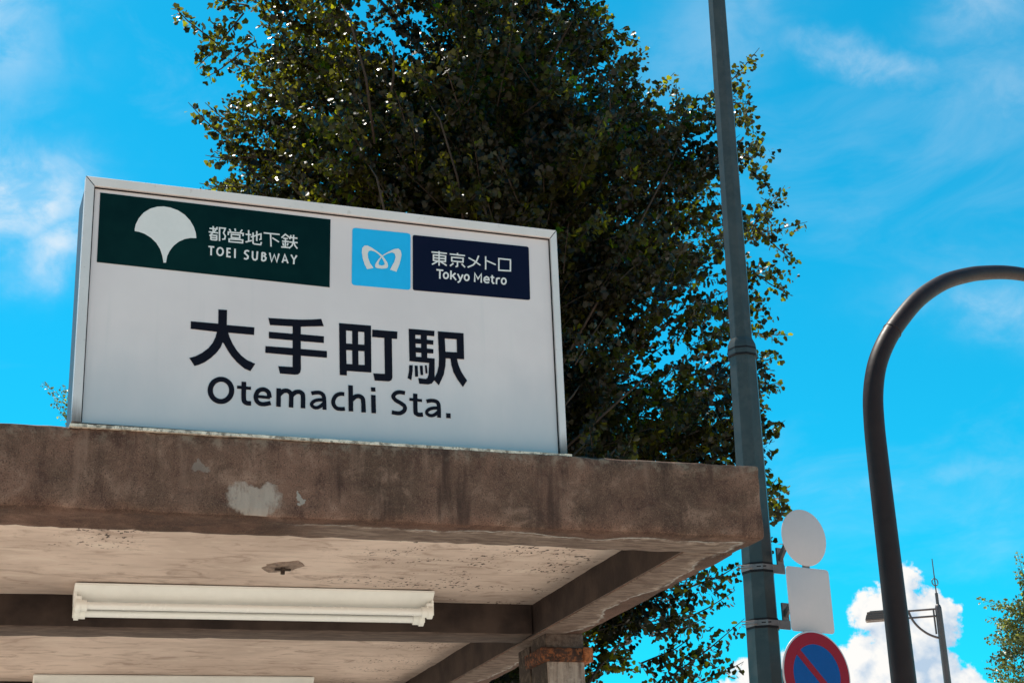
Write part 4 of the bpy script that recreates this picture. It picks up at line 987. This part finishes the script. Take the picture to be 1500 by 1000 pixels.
def plate(name, outline, th, mat, parent, edge=0.0035):
    return prism(name, outline, 0.0, th, [mat], parent, bev=edge, smooth=True)


def circ(r, n=56, cx=0, cz=0):
    return [(cx + r * math.cos(2 * math.pi * k / n), cz + r * math.sin(2 * math.pi * k / n)) for k in range(n)]


def bracket(parent_root, zrel, pole_r, arm_at):
    """strap round the pole, flange plate and arm to the back of the plate; in the sign's own frame"""
    inv = Matrix.Rotation(-RZ, 4, 'Z')
    o = parent_root.location
    pc = inv @ Vector((PX - o.x, PY - o.y, 0))
    bm_ = bmesh.new()
    # strap: eight sided band
    for zz in (0,):
        ringpts = []
        for k in range(8):
            a = 2 * math.pi * (k + 0.5) / 8 + TW - RZ + math.pi / 2
            ringpts.append((pc.x + math.cos(a) * pole_r, pc.y + math.sin(a) * pole_r))
        for w, oz in ((0.019, 0),):
            lo_ = [bm_.verts.new((x, y, zrel - w)) for x, y in ringpts]
            hi2 = [bm_.verts.new((x, y, zrel + w)) for x, y in ringpts]
            for k in range(8):
                bm_.faces.new((lo_[k], lo_[(k + 1) % 8], hi2[(k + 1) % 8], hi2[k]))
            bm_.faces.new(lo_[::-1])
            bm_.faces.new(hi2)
    st_ = from_bm('pole_strap', bm_, [M_GALV], parent_root)
    # dark rubber liner showing above and below the strap
    bm_ = bmesh.new()
    ringpts2 = [(pc.x + (x - pc.x) * 0.975, pc.y + (y - pc.y) * 0.975) for x, y in ringpts]
    lo_ = [bm_.verts.new((x, y, zrel - 0.036)) for x, y in ringpts2]
    hi2 = [bm_.verts.new((x, y, zrel + 0.034)) for x, y in ringpts2]
    for k in range(8):
        bm_.faces.new((lo_[k], lo_[(k + 1) % 8], hi2[(k + 1) % 8], hi2[k]))
    bm_.faces.new(lo_[::-1])
    bm_.faces.new(hi2)
    from_bm('strap_liner', bm_, [M_RUBBER], st_)
    # slot and bolt on the face of the strap towards the street
    front_dir = inv @ Vector((-math.sin(rad(27)), -math.cos(rad(27)), 0))
    side_dir = Vector((0, 0, 1)).cross(front_dir)
    fc = pc + front_dir * (pole_r * math.cos(math.pi / 8) + 0.002)
    bm_ = bmesh.new()
    q = [fc + side_dir * a + Vector((0, 0, zrel + b)) for a, b in ((-0.005, -0.004), (0.062, -0.004), (0.062, 0.004), (-0.005, 0.004))]
    bm_.faces.new([bm_.verts.new(p) for p in q])
    q = [p + front_dir * -0.004 for p in q]
    from_bm('strap_slot', bm_, [M_RUBBER], st_)
    bm_ = bmesh.new()
    for b in (-0.009, 0.011):
        p0 = fc + side_dir * -0.050 + Vector((0, 0, zrel + b))
        tube(bm_, [p0 + front_dir * 0.008 + side_dir * 0.012, p0 + front_dir * 0.010 + side_dir * -0.094], 0.0042, 8)
    tube(bm_, [fc + side_dir * -0.048 + Vector((0, 0, zrel + 0.002)), fc + side_dir * -0.048 + front_dir * 0.016 + Vector((0, 0, zrel + 0.002))], 0.013, 6)
    from_bm('strap_bolt', bm_, [M_GALV], st_)
    # flange beside the pole and arm to the plate
    bm_ = bmesh.new()
    ex = pc.x + pole_r * 0.92
    mid_y = pc.y - 0.075
    bm_box(bm_, ex - 0.055, ex + 0.070, mid_y - 0.010, mid_y + 0.004, zrel - 0.034, zrel + 0.030, 0.002, 1)
    bm_box(bm_, ex + 0.010, ex + 0.068, mid_y - 0.006, mid_y + 0.010, zrel + 0.030, zrel + 0.155, 0.002, 1)
    ax_, az_ = arm_at
    a0 = Vector((ex + 0.040, mid_y, zrel + 0.075))
    a1 = Vector((ax_, 0.006, az_))
    dirn = (a1 - a0)
    up_ = Vector((0, 0, 1))
    sd_ = dirn.cross(up_).normalized()
    vs = []
    for p in (a0, a1):
        for (s_, t_) in ((-1, -1), (1, -1), (1, 1), (-1, 1)):
            vs.append(bm_.verts.new(p + sd_ * 0.011 * s_ + up_ * 0.024 * t_))
    for k in range(4):
        bm_.faces.new((vs[k], vs[(k + 1) % 4], vs[4 + (k + 1) % 4], vs[4 + k]))
    bm_.faces.new(vs[:4])
    bm_.faces.new(vs[4:])
    from_bm('bracket_arm', bm_, [M_GALV], parent_root)


rs = empty('blank_round_sign', (5.575, 10.115, 4.240), RZ)
tag(rs, 'blank pale grey round sign plate clamped to the green grey pole, top of three', 'sign', 'signs clamped to the pole')
rp = plate('sign_plate', circ(0.203), 0.004, M_BACK, rs)
bracket(rs, 4.068 - 4.240, 0.1225, (-0.13, 0.0))
bm = bmesh.new()
bm_box(bm, -0.035, 0.030, 0.005, 0.012, -0.245, -0.10, 0.001, 1)
from_bm('hanger_tab', bm, [M_GALV], rs)
sq = empty('blank_square_sign', (5.575, 10.115, 3.799), RZ)
tag(sq, 'blank pale grey square sign plate with rounded corners below the round plate', 'sign', 'signs clamped to the pole')
w2, h2 = 0.196, 0.226
plate('sign_plate', [(a / 1000, b / 1000) for a, b in round_quad([(-w2 * 1000, h2 * 1000), (w2 * 1000, h2 * 1000), (w2 * 1000, -h2 * 1000), (-w2 * 1000, -h2 * 1000)], 32)], 0.004, M_BACK, sq)
bracket(sq, 3.672 - 3.799, 0.1255, (-0.15, -0.02))
nps = empty('no_parking_sign', (5.523, 10.03, 3.268), RZ)
tag(nps, 'round blue no parking sign with red ring and diagonal bar, lowest on the pole', 'sign', 'signs clamped to the pole')
plate('sign_plate', circ(0.300, 72), 0.005, M_BACK, nps, 0.004)


def ring_mesh(name, r0, r1, y, mat, parent, n=72):
    v = [(r * math.cos(2 * math.pi * k / n), y, r * math.sin(2 * math.pi * k / n)) for r in (r0, r1) for k in range(n)]
    f = [(k, (k + 1) % n, n + (k + 1) % n, n + k) for k in range(n)]
    return pyd(name, v, f, [mat], parent)


pyd('blue_field', [(a, -0.0008, b) for a, b in circ(0.222, 64)], [tuple(range(64))], [M_BLUER], nps)
ring_mesh('red_ring', 0.208, 0.288, -0.0014, M_REDR, nps)
ca, sa = math.cos(rad(-45)), math.sin(rad(-45))
pyd('red_bar', [(ca * a - sa * b, -0.0020, sa * a + ca * b) for a, b in ((-0.215, -0.024), (0.215, -0.024), (0.215, 0.024), (-0.215, 0.024))], [(0, 1, 2, 3)], [M_REDR], nps)
bracket(nps, 3.05 - 3.268, 0.1255, (-0.10, -0.05))
bm = bmesh.new()
bm_box(bm, -0.285, -0.245, 0.006, 0.030, -0.16, 0.03, 0.003, 1)
from_bm('back_channel', bm, [M_SIDEPOST], nps)

# ------------------------------------------------------------------ curved lamp post in front of the sky
arch = empty('curved_post', (4.2, 6.808, 0))
tag(arch, 'dark brown round steel post bending over to the right against the sky', 'post')
cpath = [(4.200, 6.808, 0.0), (4.200, 6.808, 1.5), (4.200, 6.808, 3.0), (4.200, 6.808, 3.75), (4.202, 6.804, 3.99), (4.216, 6.801, 4.14), (4.255, 6.800, 4.28), (4.325, 6.803, 4.41),
         (4.425, 6.815, 4.535), (4.585, 6.853, 4.688), (4.795, 6.922, 4.826), (5.010, 7.000, 4.920), (5.175, 7.062, 4.974), (5.345, 7.127, 5.018), (5.519, 7.198, 5.050),
         (5.72, 7.28, 5.068), (5.95, 7.37, 5.06), (6.20, 7.47, 5.02)]
cp_ = [p - Vector((4.2, 6.808, 0)) for p in catmull(cpath, 6)]
Ltot = [0.0]
for a, b in zip(cp_, cp_[1:]):
    Ltot.append(Ltot[-1] + (b - a).length)


def arch_r(s):
    return 0.0600 if s < 2.6 else 0.0600 - (s - 2.6) / (Ltot[-1] - 2.6) * 0.026


jn = next(i for i, s in enumerate(Ltot) if s > 4.50)
bm = bmesh.new()
tube(bm, cp_[:jn + 1], [arch_r(s) for s in Ltot[:jn + 1]], 28)
from_bm('post_shaft', bm, [M_ARCH], arch, smooth=True, angle=50)
bm = bmesh.new()
tube(bm, cp_[jn:], [arch_r(s) - 0.0012 for s in Ltot[jn:]], 28)
from_bm('curved_arm', bm, [M_ARCH], arch, smooth=True, angle=50)
bm = bmesh.new()
tube(bm, [cp_[jn] + (cp_[jn + 1] - cp_[jn]).normalized() * d for d in (-0.004, -0.002, 0.002, 0.004)], [arch_r(Ltot[jn]) + e for e in (0.0004, 0.0024, 0.0024, 0.0004)], 28)
from_bm('weld_seam', bm, [M_ARCH], arch, smooth=True, angle=50)
bm = bmesh.new()
tube(bm, [(0, 0, 0), (0, 0, 0.02)], 0.16, 28)
from_bm('base_plate', bm, [M_ARCH], arch)
e1 = cp_[-1]
bm = bmesh.new()
dd = (cp_[-1] - cp_[-2]).normalized()
tube(bm, [e1 + dd * t for t in (-0.02, 0.05, 0.2, 0.5, 0.62)], [0.045, 0.07, 0.12, 0.11, 0.05], 20)
from_bm('lamp_head', bm, [M_ARCH], arch, smooth=True, angle=50)

# ------------------------------------------------------------------ far street lamp
FX, FY_ = 19.105, 29.325
fl = empty('street_lamp', (FX, FY_, 0), math.atan2(0.752, -1.214) - math.pi)
# local frame: -x runs along the arm
tag(fl, 'distant brown street lamp with side arm, curved brace and thin spike before the cloud', 'street lamp')
bm = bmesh.new()
tube(bm, [(0, 0, 0), (0, 0, 4), (0, 0, 7.80), (0, 0, 7.90), (0, 0, 7.95), (0, 0, 7.975)], [0.105, 0.085, 0.068, 0.066, 0.05, 0.02], 18)
from_bm('post', bm, [M_FARPOLE], fl, smooth=True, angle=50)
bm = bmesh.new()
tube(bm, [(0, 0, 7.96), (0, 0, 8.20)], 0.032, 10)
tube(bm, [(0, 0, 8.18), (0, 0, 8.92)], [0.015, 0.010], 8)
from_bm('spike', bm, [M_FARPOLE], fl)
bm = bmesh.new()
ca_, sa_ = math.cos(rad(75)), math.sin(rad(75))
rp_ = [Vector((0.075 * math.cos(t * math.pi / 12) * 0.8, 0.075 * math.cos(t * math.pi / 12) * 0.6, 8.43 + 0.075 * math.sin(t * math.pi / 12))) for t in range(25)]
tube(bm, rp_, 0.011, 8, False)
from_bm('ring', bm, [M_FARPOLE], fl, smooth=True)
bm = bmesh.new()
for z in (7.875, 7.73):
    tube(bm, [(0, 0, z + 0.0), (-1.45, 0, z)], 0.021, 10)
tube(bm, [(-0.10, 0, 7.88), (-0.10, 0, 7.36)], 0.019, 10)
from_bm('arm', bm, [M_FARPOLE], fl, smooth=True, angle=40)
bm = bmesh.new()
bz = catmull([(-0.61, 0, 7.89), (-0.55, 0, 7.70), (-0.44, 0, 7.53), (-0.28, 0, 7.385), (-0.12, 0, 7.30), (0.0, 0, 7.265)], 4)
tube(bm, bz, 0.024, 10)
from_bm('brace', bm, [M_FARPOLE], fl, smooth=True, angle=40)
bm = bmesh.new()
hp = [(-1.50, 0.02), (-1.46, 0.15), (-1.40, 0.215), (-1.05, 0.215), (-0.97, 0.19), (-0.94, 0.02)]
A_ = [bm.verts.new((x, -0.15, 7.70 + z)) for x, z in hp]
B_ = [bm.verts.new((x, 0.15, 7.70 + z)) for x, z in hp]
for k in range(6):
    bm.faces.new((A_[k], A_[(k + 1) % 6], B_[(k + 1) % 6], B_[k]))
bm.faces.new(A_)
bm.faces.new(B_)
bmesh.ops.recalc_face_normals(bm, faces=bm.faces)
bmesh.ops.bevel(bm, geom=bm.edges[:], offset=0.02, segments=2, affect='EDGES')
hd = from_bm('lamp_head', bm, [M_FARPOLE], fl, smooth=True, angle=40)
for z in (0.045, 0.09, 0.135, 0.18):
    bm = bmesh.new()
    bm_box(bm, -1.50 + z * 0.3, -0.945, -0.158, 0.158, 7.70 + z - 0.010, 7.70 + z + 0.010, 0.003, 1)
    from_bm('cooling_fin', bm, [M_FARPOLE], hd)

# ------------------------------------------------------------------ trees


def rot_frames(axis, rng):
    """orthonormal frames (N,3,3) whose column 1 is axis, random roll"""
    a = axis / np.linalg.norm(axis, axis=1, keepdims=True)
    r = rng.normal(size=a.shape)
    s = np.cross(a, r)
    s /= np.linalg.norm(s, axis=1, keepdims=True) + 1e-9
    n = np.cross(s, a)
    return np.stack([s, a, n], axis=2)


# fan shaped leaf with a shallow cleft, slightly cupped; stalk at the origin
LEAF_V = np.array([(0.0, 0.0, 0.0), (0.50, 0.52, 0.10), (0.34, 0.86, 0.05), (0.03, 0.80, -0.04), (-0.34, 0.86, 0.06), (-0.50, 0.50, 0.09)])
LEAF_F = np.array([(0, 1, 2), (0, 2, 3), (0, 3, 4), (0, 4, 5)])


def leaves_mesh(name, pos, axis, size, tint, rng, mats):
    n = len(pos)
    fr = rot_frames(axis, rng)
    V = np.einsum('nij,kj->nki', fr, LEAF_V) * size[:, None, None] + pos[:, None, :]
    F = (LEAF_F[None, :, :] + (np.arange(n) * 6)[:, None, None]).reshape(-1, 3)
    me = bpy.data.meshes.new(name)
    me.vertices.add(n * 6)
    me.vertices.foreach_set('co', V.reshape(-1).astype(np.float32))
    me.loops.add(len(F) * 3)
    me.loops.foreach_set('vertex_index', F.reshape(-1).astype(np.int32))
    me.polygons.add(len(F))
    me.polygons.foreach_set('loop_start', np.arange(len(F), dtype=np.int32) * 3)
    me.polygons.foreach_set('loop_total', np.full(len(F), 3, dtype=np.int32))
    at = me.attributes.new('tint', 'FLOAT', 'FACE')
    at.data.foreach_set('value', np.repeat(tint, 4).astype(np.float32))
    for m_ in mats:
        me.materials.append(m_)
    me.update(calc_edges=True)
    me.validate()
    return me


def noise3(p, s, off):
    return np.array([mnoise.noise(Vector(q) * s + Vector(off)) for q in p])


def radius_at(z, phi, prof):
    zs = [q[0] for q in prof]
    rl = np.interp(z, zs, [q[1] for q in prof])
    rr = np.interp(z, zs, [q[2] for q in prof])
    rf = np.interp(z, zs, [q[3] for q in prof])
    c, s = np.cos(phi), np.sin(phi)
    rx = np.where(c > 0, rr, rl)
    return 1.0 / np.sqrt((c / np.maximum(rx, 0.05)) ** 2 + (s / np.maximum(rf, 0.05)) ** 2)


def shoots_to_leaves(base, tip, rng, spacing, per, lsize, spread=0.055):
    """positions and directions of leaves set in whorls along straight shoots"""
    Ln = np.linalg.norm(tip - base, axis=1)
    P_, A_, S_ = [], [], []
    cnt = np.maximum(3, (Ln / spacing).astype(int))
    for b, t, c in zip(base, tip, cnt):
        k = np.repeat((np.arange(c) + rng.random(c) * 0.5) / c, per)
        sag = np.stack([np.zeros_like(k), np.zeros_like(k), -0.05 * k * k], axis=1)
        ax = (t - b) / (np.linalg.norm(t - b) + 1e-9)
        p = b + (t - b) * k[:, None] + sag
        d = rng.normal(size=p.shape)
        d -= ax * (d @ ax)[:, None]
        d /= np.linalg.norm(d, axis=1, keepdims=True) + 1e-9
        dirn = d + ax * 0.55 + np.array([0, 0, -0.25]) + rng.normal(size=p.shape) * 0.25
        P_.append(p + d * (spread * (0.3 + 0.9 * rng.random(len(p))))[:, None])
        A_.append(dirn)
        S_.append(lsize * (0.55 + 0.75 * rng.random(len(p))) * (1.0 - 0.25 * k))
    return np.concatenate(P_), np.concatenate(A_), np.concatenate(S_)


def twigs_bm(base, tip, r):
    bm_ = bmesh.new()
    for b, t in zip(base, tip):
        b = Vector(b)
        t = Vector(t)
        m_ = (b + t) / 2 + Vector((0, 0, 0.015))
        tube(bm_, [b, m_, t], [r, r * 0.75, r * 0.35], 3, False)
    return bm_


def make_tree(name, loc, prof, n_shoots, lsize, seed, lmat, label, gap=0.0, zr=None, spacing=0.04, per=3, slen=(0.45, 0.95), trunk_r=0.24, trunk_top=None, n_limbs=18, extra=None, group=None):
    rng = np.random.default_rng(seed)
    root = empty(name, loc)
    tag(root, label, 'tree', group)
    z0, z1 = zr or (prof[0][0], prof[-1][0])
    # candidate shoots, area weighted over the envelope
    N = int(n_shoots * 2.2)
    z = rng.uniform(z0, z1, N * 3)
    rm = radius_at(z, rng.uniform(0, 6.28, len(z)), prof)
    keep = rng.random(len(z)) < rm / rm.max()
    z = z[keep][:N]
    phi = rng.uniform(0, 2 * np.pi, len(z))
    R_ = radius_at(z, phi, prof)
    t = 1 - 0.85 * rng.random(len(z)) ** 1.25
    ln = rng.uniform(slen[0], slen[1], len(z))
    rad_ = np.maximum(R_ * t - ln * 0.75, 0.05)
    base = np.stack([rad_ * np.cos(phi), rad_ * np.sin(phi), z], axis=1)
    nz_ = noise3(base, 0.75, (seed, 0, 0)) + 0.5 * noise3(base, 1.9, (0, seed, 0))
    keep = nz_ > gap - 0.55
    base, phi, ln, R_ = base[keep][:n_shoots], phi[keep][:n_shoots], ln[keep][:n_shoots], R_[keep][:n_shoots]
    pj_ = phi + rng.normal(0, 0.35, len(phi))
    dirn = np.stack([np.cos(pj_), np.sin(pj_), rng.uniform(-0.15, 0.75, len(phi))], axis=1)
    dirn /= np.linalg.norm(dirn, axis=1, keepdims=True)
    tip = base + dirn * ln[:, None]
    rt = np.hypot(tip[:, 0], tip[:, 1])
    lim = radius_at(tip[:, 2], np.arctan2(tip[:, 1], tip[:, 0]), prof) * (0.90 + 0.40 * noise3(tip, 1.25, (seed, 7, 1)) + 0.16 * rng.random(len(tip)) ** 3)
    k = np.minimum(1, lim / np.maximum(rt, 1e-3))
    tip[:, 0] *= k
    tip[:, 1] *= k
    P_, A_, S_ = shoots_to_leaves(base, tip, rng, spacing, per, lsize)
    clump = noise3(P_[::24], 1.3, (3, 3, seed))
    clump = np.repeat(clump, 24)[:len(P_)]
    tint = np.clip(0.40 + 0.62 * clump + rng.normal(0, 0.22, len(P_)), 0, 1)
    me = leaves_mesh('crown', P_, A_, S_, tint, rng, [lmat])
    cr = link('crown', me, root)
    tag(cr, kind='stuff')
    tw = from_bm('twigs', twigs_bm(base, tip, 0.006 * lsize / 0.07), [M_BARK], root)
    tag(tw, kind='stuff')
    # trunk
    bm_ = bmesh.new()
    top = trunk_top or z1 - 0.6
    tp = [Vector((0.10 * mnoise.noise(Vector((s * 0.6, seed, 0))), 0.10 * mnoise.noise(Vector((s * 0.6, 0, seed))), s)) for s in np.linspace(0, top, 14)]
    tube(bm_, tp, [trunk_r * (1.25 if i == 0 else 1.0) * (1 - 0.86 * i / 13) for i in range(14)], 12)
    from_bm('trunk', bm_, [M_BARK], root, smooth=True)
    lr = random.Random(seed)
    for i in range(n_limbs):
        zt_ = z0 + (z1 - z0) * (0.12 + 0.72 * (i + 0.5) / n_limbs)
        ph = i * 2.399 + lr.uniform(-0.3, 0.3)
        zb_ = max(1.8, zt_ - lr.uniform(1.0, 1.8))
        rr_ = float(radius_at(np.array([zt_]), np.array([ph]), prof)[0]) * 0.72
        e_ = Vector((rr_ * math.cos(ph), rr_ * math.sin(ph), zt_))
        s_ = Vector((0, 0, zb_))
        m1 = s_.lerp(e_, 0.4) + Vector((0, 0, -0.15))
        bm_ = bmesh.new()
        pts_ = catmull([s_, m1, s_.lerp(e_, 0.75), e_], 4)
        r0 = trunk_r * 0.15
        tube(bm_, pts_, [r0 * (1 - 0.85 * q / (len(pts_) - 1)) for q in range(len(pts_))], 7)
        from_bm('branch', bm_, [M_BARK], root, smooth=True)
    if extra:
        extra(root, rng)
    return root


SPRAYS = json.loads('''[[[1.93, 15.2, 10.77], [1.59, 15.2, 10.98]], [[2.15, 15.2, 10.64], [1.86, 15.2, 10.27]], [[2.26, 15.2, 10.37], [1.95, 15.2, 10.16]], [[2.17, 15.2, 9.67], [1.79, 15.2, 9.86]], [[2.28, 15.2, 9.65], [1.96, 15.2, 9.88]], [[2.32, 15.2, 9.29], [1.98, 15.2, 9.28]], [[2.29, 15.2, 9.05], [1.93, 15.2, 8.96]], [[6.58, 15.2, 11.39], [6.9, 15.2, 11.33]], [[6.55, 15.2, 10.85], [6.98, 15.2, 11.25]], [[6.62, 15.2, 10.64], [6.89, 15.2, 10.88]], [[6.72, 15.2, 10.35], [7.3, 15.2, 10.99]], [[6.84, 15.2, 10.19], [7.12, 15.2, 10.44]], [[7.37, 15.2, 10.52], [7.31, 15.2, 10.85]], [[7.63, 15.2, 10.65], [7.31, 15.2, 10.62]], [[8.06, 15.2, 11.06], [8.43, 15.2, 11.48]], [[8.05, 15.2, 10.7], [8.28, 15.2, 10.74]], [[8.0, 15.2, 10.39], [8.15, 15.2, 10.49]], [[7.99, 15.2, 9.82], [8.38, 15.2, 10.27]], [[8.06, 15.2, 9.66], [8.23, 15.2, 9.85]], [[8.1, 15.2, 9.15], [8.82, 15.2, 9.27]], [[8.19, 15.2, 9.24], [8.58, 15.2, 9.7]], [[8.04, 15.2, 9.02], [8.64, 15.2, 8.73]], [[8.0, 15.2, 8.6], [8.51, 15.2, 8.34]], [[7.89, 15.2, 8.3], [8.04, 15.2, 8.14]], [[7.9, 15.2, 7.9], [8.43, 15.2, 7.86]], [[7.94, 15.2, 7.5], [8.3, 15.2, 7.61]], [[7.91, 15.2, 7.19], [8.25, 15.2, 7.29]], [[7.93, 15.2, 6.96], [8.06, 15.2, 7.08]], [[7.9, 15.2, 6.65], [8.29, 15.2, 6.86]], [[7.85, 15.2, 5.74], [8.19, 15.2, 5.91]], [[7.86, 15.2, 5.86], [8.12, 15.2, 6.2]], [[7.17, 15.2, 5.07], [7.61, 15.2, 5.26]], [[6.99, 15.2, 4.71], [7.51, 15.2, 4.97]], [[6.79, 15.2, 4.57], [7.14, 15.2, 4.68]], [[6.75, 15.2, 4.12], [7.6, 15.2, 4.69]], [[6.85, 15.2, 3.96], [7.55, 15.2, 4.25]], [[6.58, 15.2, 4.29], [6.97, 15.2, 4.47]], [[2.21, 15.2, 10.98], [1.99, 15.2, 11.15]]]''')
BRANCHES = json.loads('''[[[3.06, 13.0, 9.95], [3.24, 13.0, 9.39]], [[3.49, 13.0, 9.72], [3.51, 13.0, 9.45]], [[3.31, 13.0, 8.31], [3.44, 13.0, 7.87]], [[3.93, 13.0, 8.99], [4.12, 13.0, 8.45]], [[4.34, 13.0, 8.13], [4.49, 13.0, 7.76]], [[6.26, 13.0, 8.75], [5.66, 13.0, 7.63]], [[5.18, 13.0, 5.82], [4.84, 13.0, 5.49]], [[5.82, 13.0, 6.51], [5.43, 13.0, 6.16]], [[5.5, 13.0, 5.81], [5.35, 13.0, 5.67]], [[5.14, 13.0, 6.33], [4.87, 13.0, 5.99]]]''')
TX, TY = 5.05, 15.5
PROF = [(2.6, 0.9, 0.9, 1.0), (3.5, 1.7, 1.2, 1.8), (4.2, 2.2, 1.5, 2.3), (4.8, 2.7, 2.0, 2.6), (5.5, 3.0, 2.85, 2.9), (6.5, 3.1, 3.0, 3.0), (7.5, 3.15, 3.1, 3.0), (8.7, 3.1, 3.2, 3.0), (9.5, 3.05, 3.15, 2.9),
        (10.1, 2.95, 2.2, 2.8), (10.45, 2.9, 1.65, 2.7), (11.2, 2.95, 1.75, 2.4), (12.3, 2.5, 1.75, 2.0), (13.5, 1.6, 1.3, 1.5), (15.2, 0.1, 0.1, 0.1)]


def main_extra(root, rng):
    # leaf meshes shared by every leaf that can be told apart on the outer shoots
    protos = []
    for k in range(5):
        me = leaves_mesh('leaf', np.zeros((1, 3)), np.array([[0.0, 1.0, 0.0]]), np.array([1.0]), np.array([0.25 + 0.17 * k]), np.random.default_rng(k), [M_LEAF])
        protos.append(me)
    left = 304
    for b, t in SPRAYS:
        b = np.array(b) - np.array([TX, TY, 0]) + np.array([0, rng.uniform(-0.3, 0.3), 0])
        t = np.array(t) - np.array([TX, TY, 0])
        bm_ = bmesh.new()
        bb = b - (t - b) * 0.5
        tube(bm_, [Vector(bb), Vector((b + t) / 2) + Vector((0, 0, -0.03)), Vector(t)], [0.010, 0.007, 0.003], 5, False)
        sh = from_bm('leafy_shoot', bm_, [M_BARK], root, smooth=True)
        sh.location = (0, 0, 0)
        P_, A_, S_ = shoots_to_leaves(np.array([b]), np.array([t]), rng, 0.045, 2, 0.078, 0.05)
        fill = shoots_to_leaves(np.array([bb, bb, b, b]), np.array([b + (t - b) * 0.5 + rng.normal(0, 0.12, 3), b + (t - b) * 0.45 + rng.normal(0, 0.16, 3), b + (t - b) * 0.78 + rng.normal(0, 0.05, 3), b + (t - b) * 0.9]), rng, 0.040, 2, 0.078, 0.045)
        me = leaves_mesh('leaf_cluster', fill[0], fill[1], fill[2], np.clip(rng.normal(0.5, 0.25, len(fill[0])), 0, 1), rng, [M_LEAF])
        lc = link('leaf_cluster', me, sh)
        tag(lc, kind='stuff')
        fr = rot_frames(A_, rng)
        order = np.argsort(-np.linalg.norm(P_ - b, axis=1))
        for i in order[:8]:
            if left <= 0:
                break
            left -= 1
            o = bpy.data.objects.new('leaf', protos[int(rng.integers(5))])
            M_ = np.eye(4)
            M_[:3, :3] = fr[i] * S_[i]
            M_[:3, 3] = P_[i]
            o.parent = sh
            o.matrix_local = Matrix(M_.tolist())
            COL.objects.link(o)
    for up_, lo_ in BRANCHES:
        u_ = Vector(up_) - Vector((TX, TY, 0))
        l_ = Vector(lo_) - Vector((TX, TY, 0))
        d = u_ - l_
        l_ += Vector((0, 0.45, 0))
        u_ += Vector((0, 0.35, 0))
        d = u_ - l_
        s_ = Vector((0, 0, max(2.5, l_.z - 2.2)))
        bm_ = bmesh.new()
        pts_ = [l_ - d * 0.9 + Vector((0, 0.25, 0)), l_, u_, u_ + d * 0.35 + Vector((0, 0.12, 0))]
        tube(bm_, pts_, [0.013, 0.012, 0.009, 0.005], 7)
        from_bm('branch', bm_, [M_BARK], root, smooth=True)


make_tree('ginkgo_tree', (TX, TY, 0), PROF, 3700, 0.081, 11, M_LEAF, 'large dark backlit ginkgo tree filling the sky behind the station sign', gap=0.46, zr=(2.7, 14.5), per=4, spacing=0.036, slen=(0.5, 1.05), n_limbs=14, extra=main_extra, trunk_r=0.26, group='ginkgo trees')
def far_sprays(root, rng, pts):
    """leafy shoots that stand out from a far crown, each one a part"""
    for b, t in pts:
        b, t = np.array(b), np.array(t)
        bm_ = twigs_bm([b], [t], 0.010)
        sh = from_bm('leafy_shoot', bm_, [M_BARK], root)
        q = shoots_to_leaves(np.array([b, b]), np.array([t, b + (t - b) * 0.6 + rng.normal(0, 0.1, 3)]), rng, 0.035, 3, 0.08, 0.07)
        me = leaves_mesh('leaf_cluster', q[0], q[1], q[2], np.clip(rng.normal(0.55, 0.25, len(q[0])), 0, 1), rng, [M_LEAF2])
        tag(link('leaf_cluster', me, sh), kind='stuff')


FAR_R = [((-0.25, 0, 8.6), (-0.46, 0, 9.92)), ((-0.32, 0, 8.6), (-0.5, 0, 9.5)), ((-0.3, 0, 8.4), (-1.72, 0, 8.75)), ((-0.4, 0, 8.3), (-1.3, 0, 8.62)), ((-0.4, 0, 7.9), (-1.5, 0, 8.35)), ((-0.4, 0, 7.8), (-1.62, 0, 7.86)), ((-0.5, 0, 7.1), (-1.3, 0, 7.25)),
         ((-0.2, 0, 8.7), (-0.3, 0, 9.3)), ((0.0, 0, 8.9), (0.05, 0, 9.55))]



PROF_R = [(2.5, 0.8, 0.8, 0.8), (3.5, 1.6, 1.5, 1.5), (5.0, 1.95, 1.75, 1.7), (6.5, 1.9, 1.7, 1.6), (7.5, 1.6, 1.45, 1.4), (8.2, 1.30, 1.2, 1.1), (8.5, 0.95, 1.0, 0.9), (8.8, 0.62, 0.7, 0.6), (9.2, 0.35, 0.4, 0.35), (9.6, 0.1, 0.1, 0.1)]
make_tree('ginkgo_tree', (23.75, 32.2, 0), PROF_R, 900, 0.075, 23, M_LEAF2, 'distant sunlit ginkgo tree at the right edge of the photo', gap=0.36, spacing=0.045, per=3, slen=(0.4, 0.9), trunk_r=0.16, n_limbs=8, group='ginkgo trees',
          extra=lambda root, rng: far_sprays(root, rng, FAR_R))
PROF_L = [(4.0, 1.0, 1.0, 1.0), (7.0, 2.0, 2.0, 2.0), (12.0, 2.2, 2.2, 2.2), (15.0, 1.9, 2.0, 1.9), (16.4, 1.5, 1.7, 1.5), (17.6, 0.8, 1.0, 0.9), (18.8, 0.1, 0.1, 0.1)]
make_tree('ginkgo_tree', (3.85, 44.8, 0), PROF_L, 700, 0.085, 37, M_LEAF2, 'far ginkgo tree of which only a twig tip shows left of the station sign', gap=0.30, spacing=0.05, per=3, slen=(0.5, 1.0), trunk_r=0.2, n_limbs=8, group='ginkgo trees',
          extra=lambda root, rng: far_sprays(root, rng, [((-1.2, 0, 15.9), (-2.28, 0, 16.75)), ((-1.2, 0, 15.6), (-1.95, 0, 16.25)), ((-1.1, 0, 15.4), (-1.8, 0, 15.9)), ((-1.1, 0, 15.2), (-1.62, 0, 15.55)), ((-1.3, 0, 16.1), (-1.75, 0, 16.7))]))
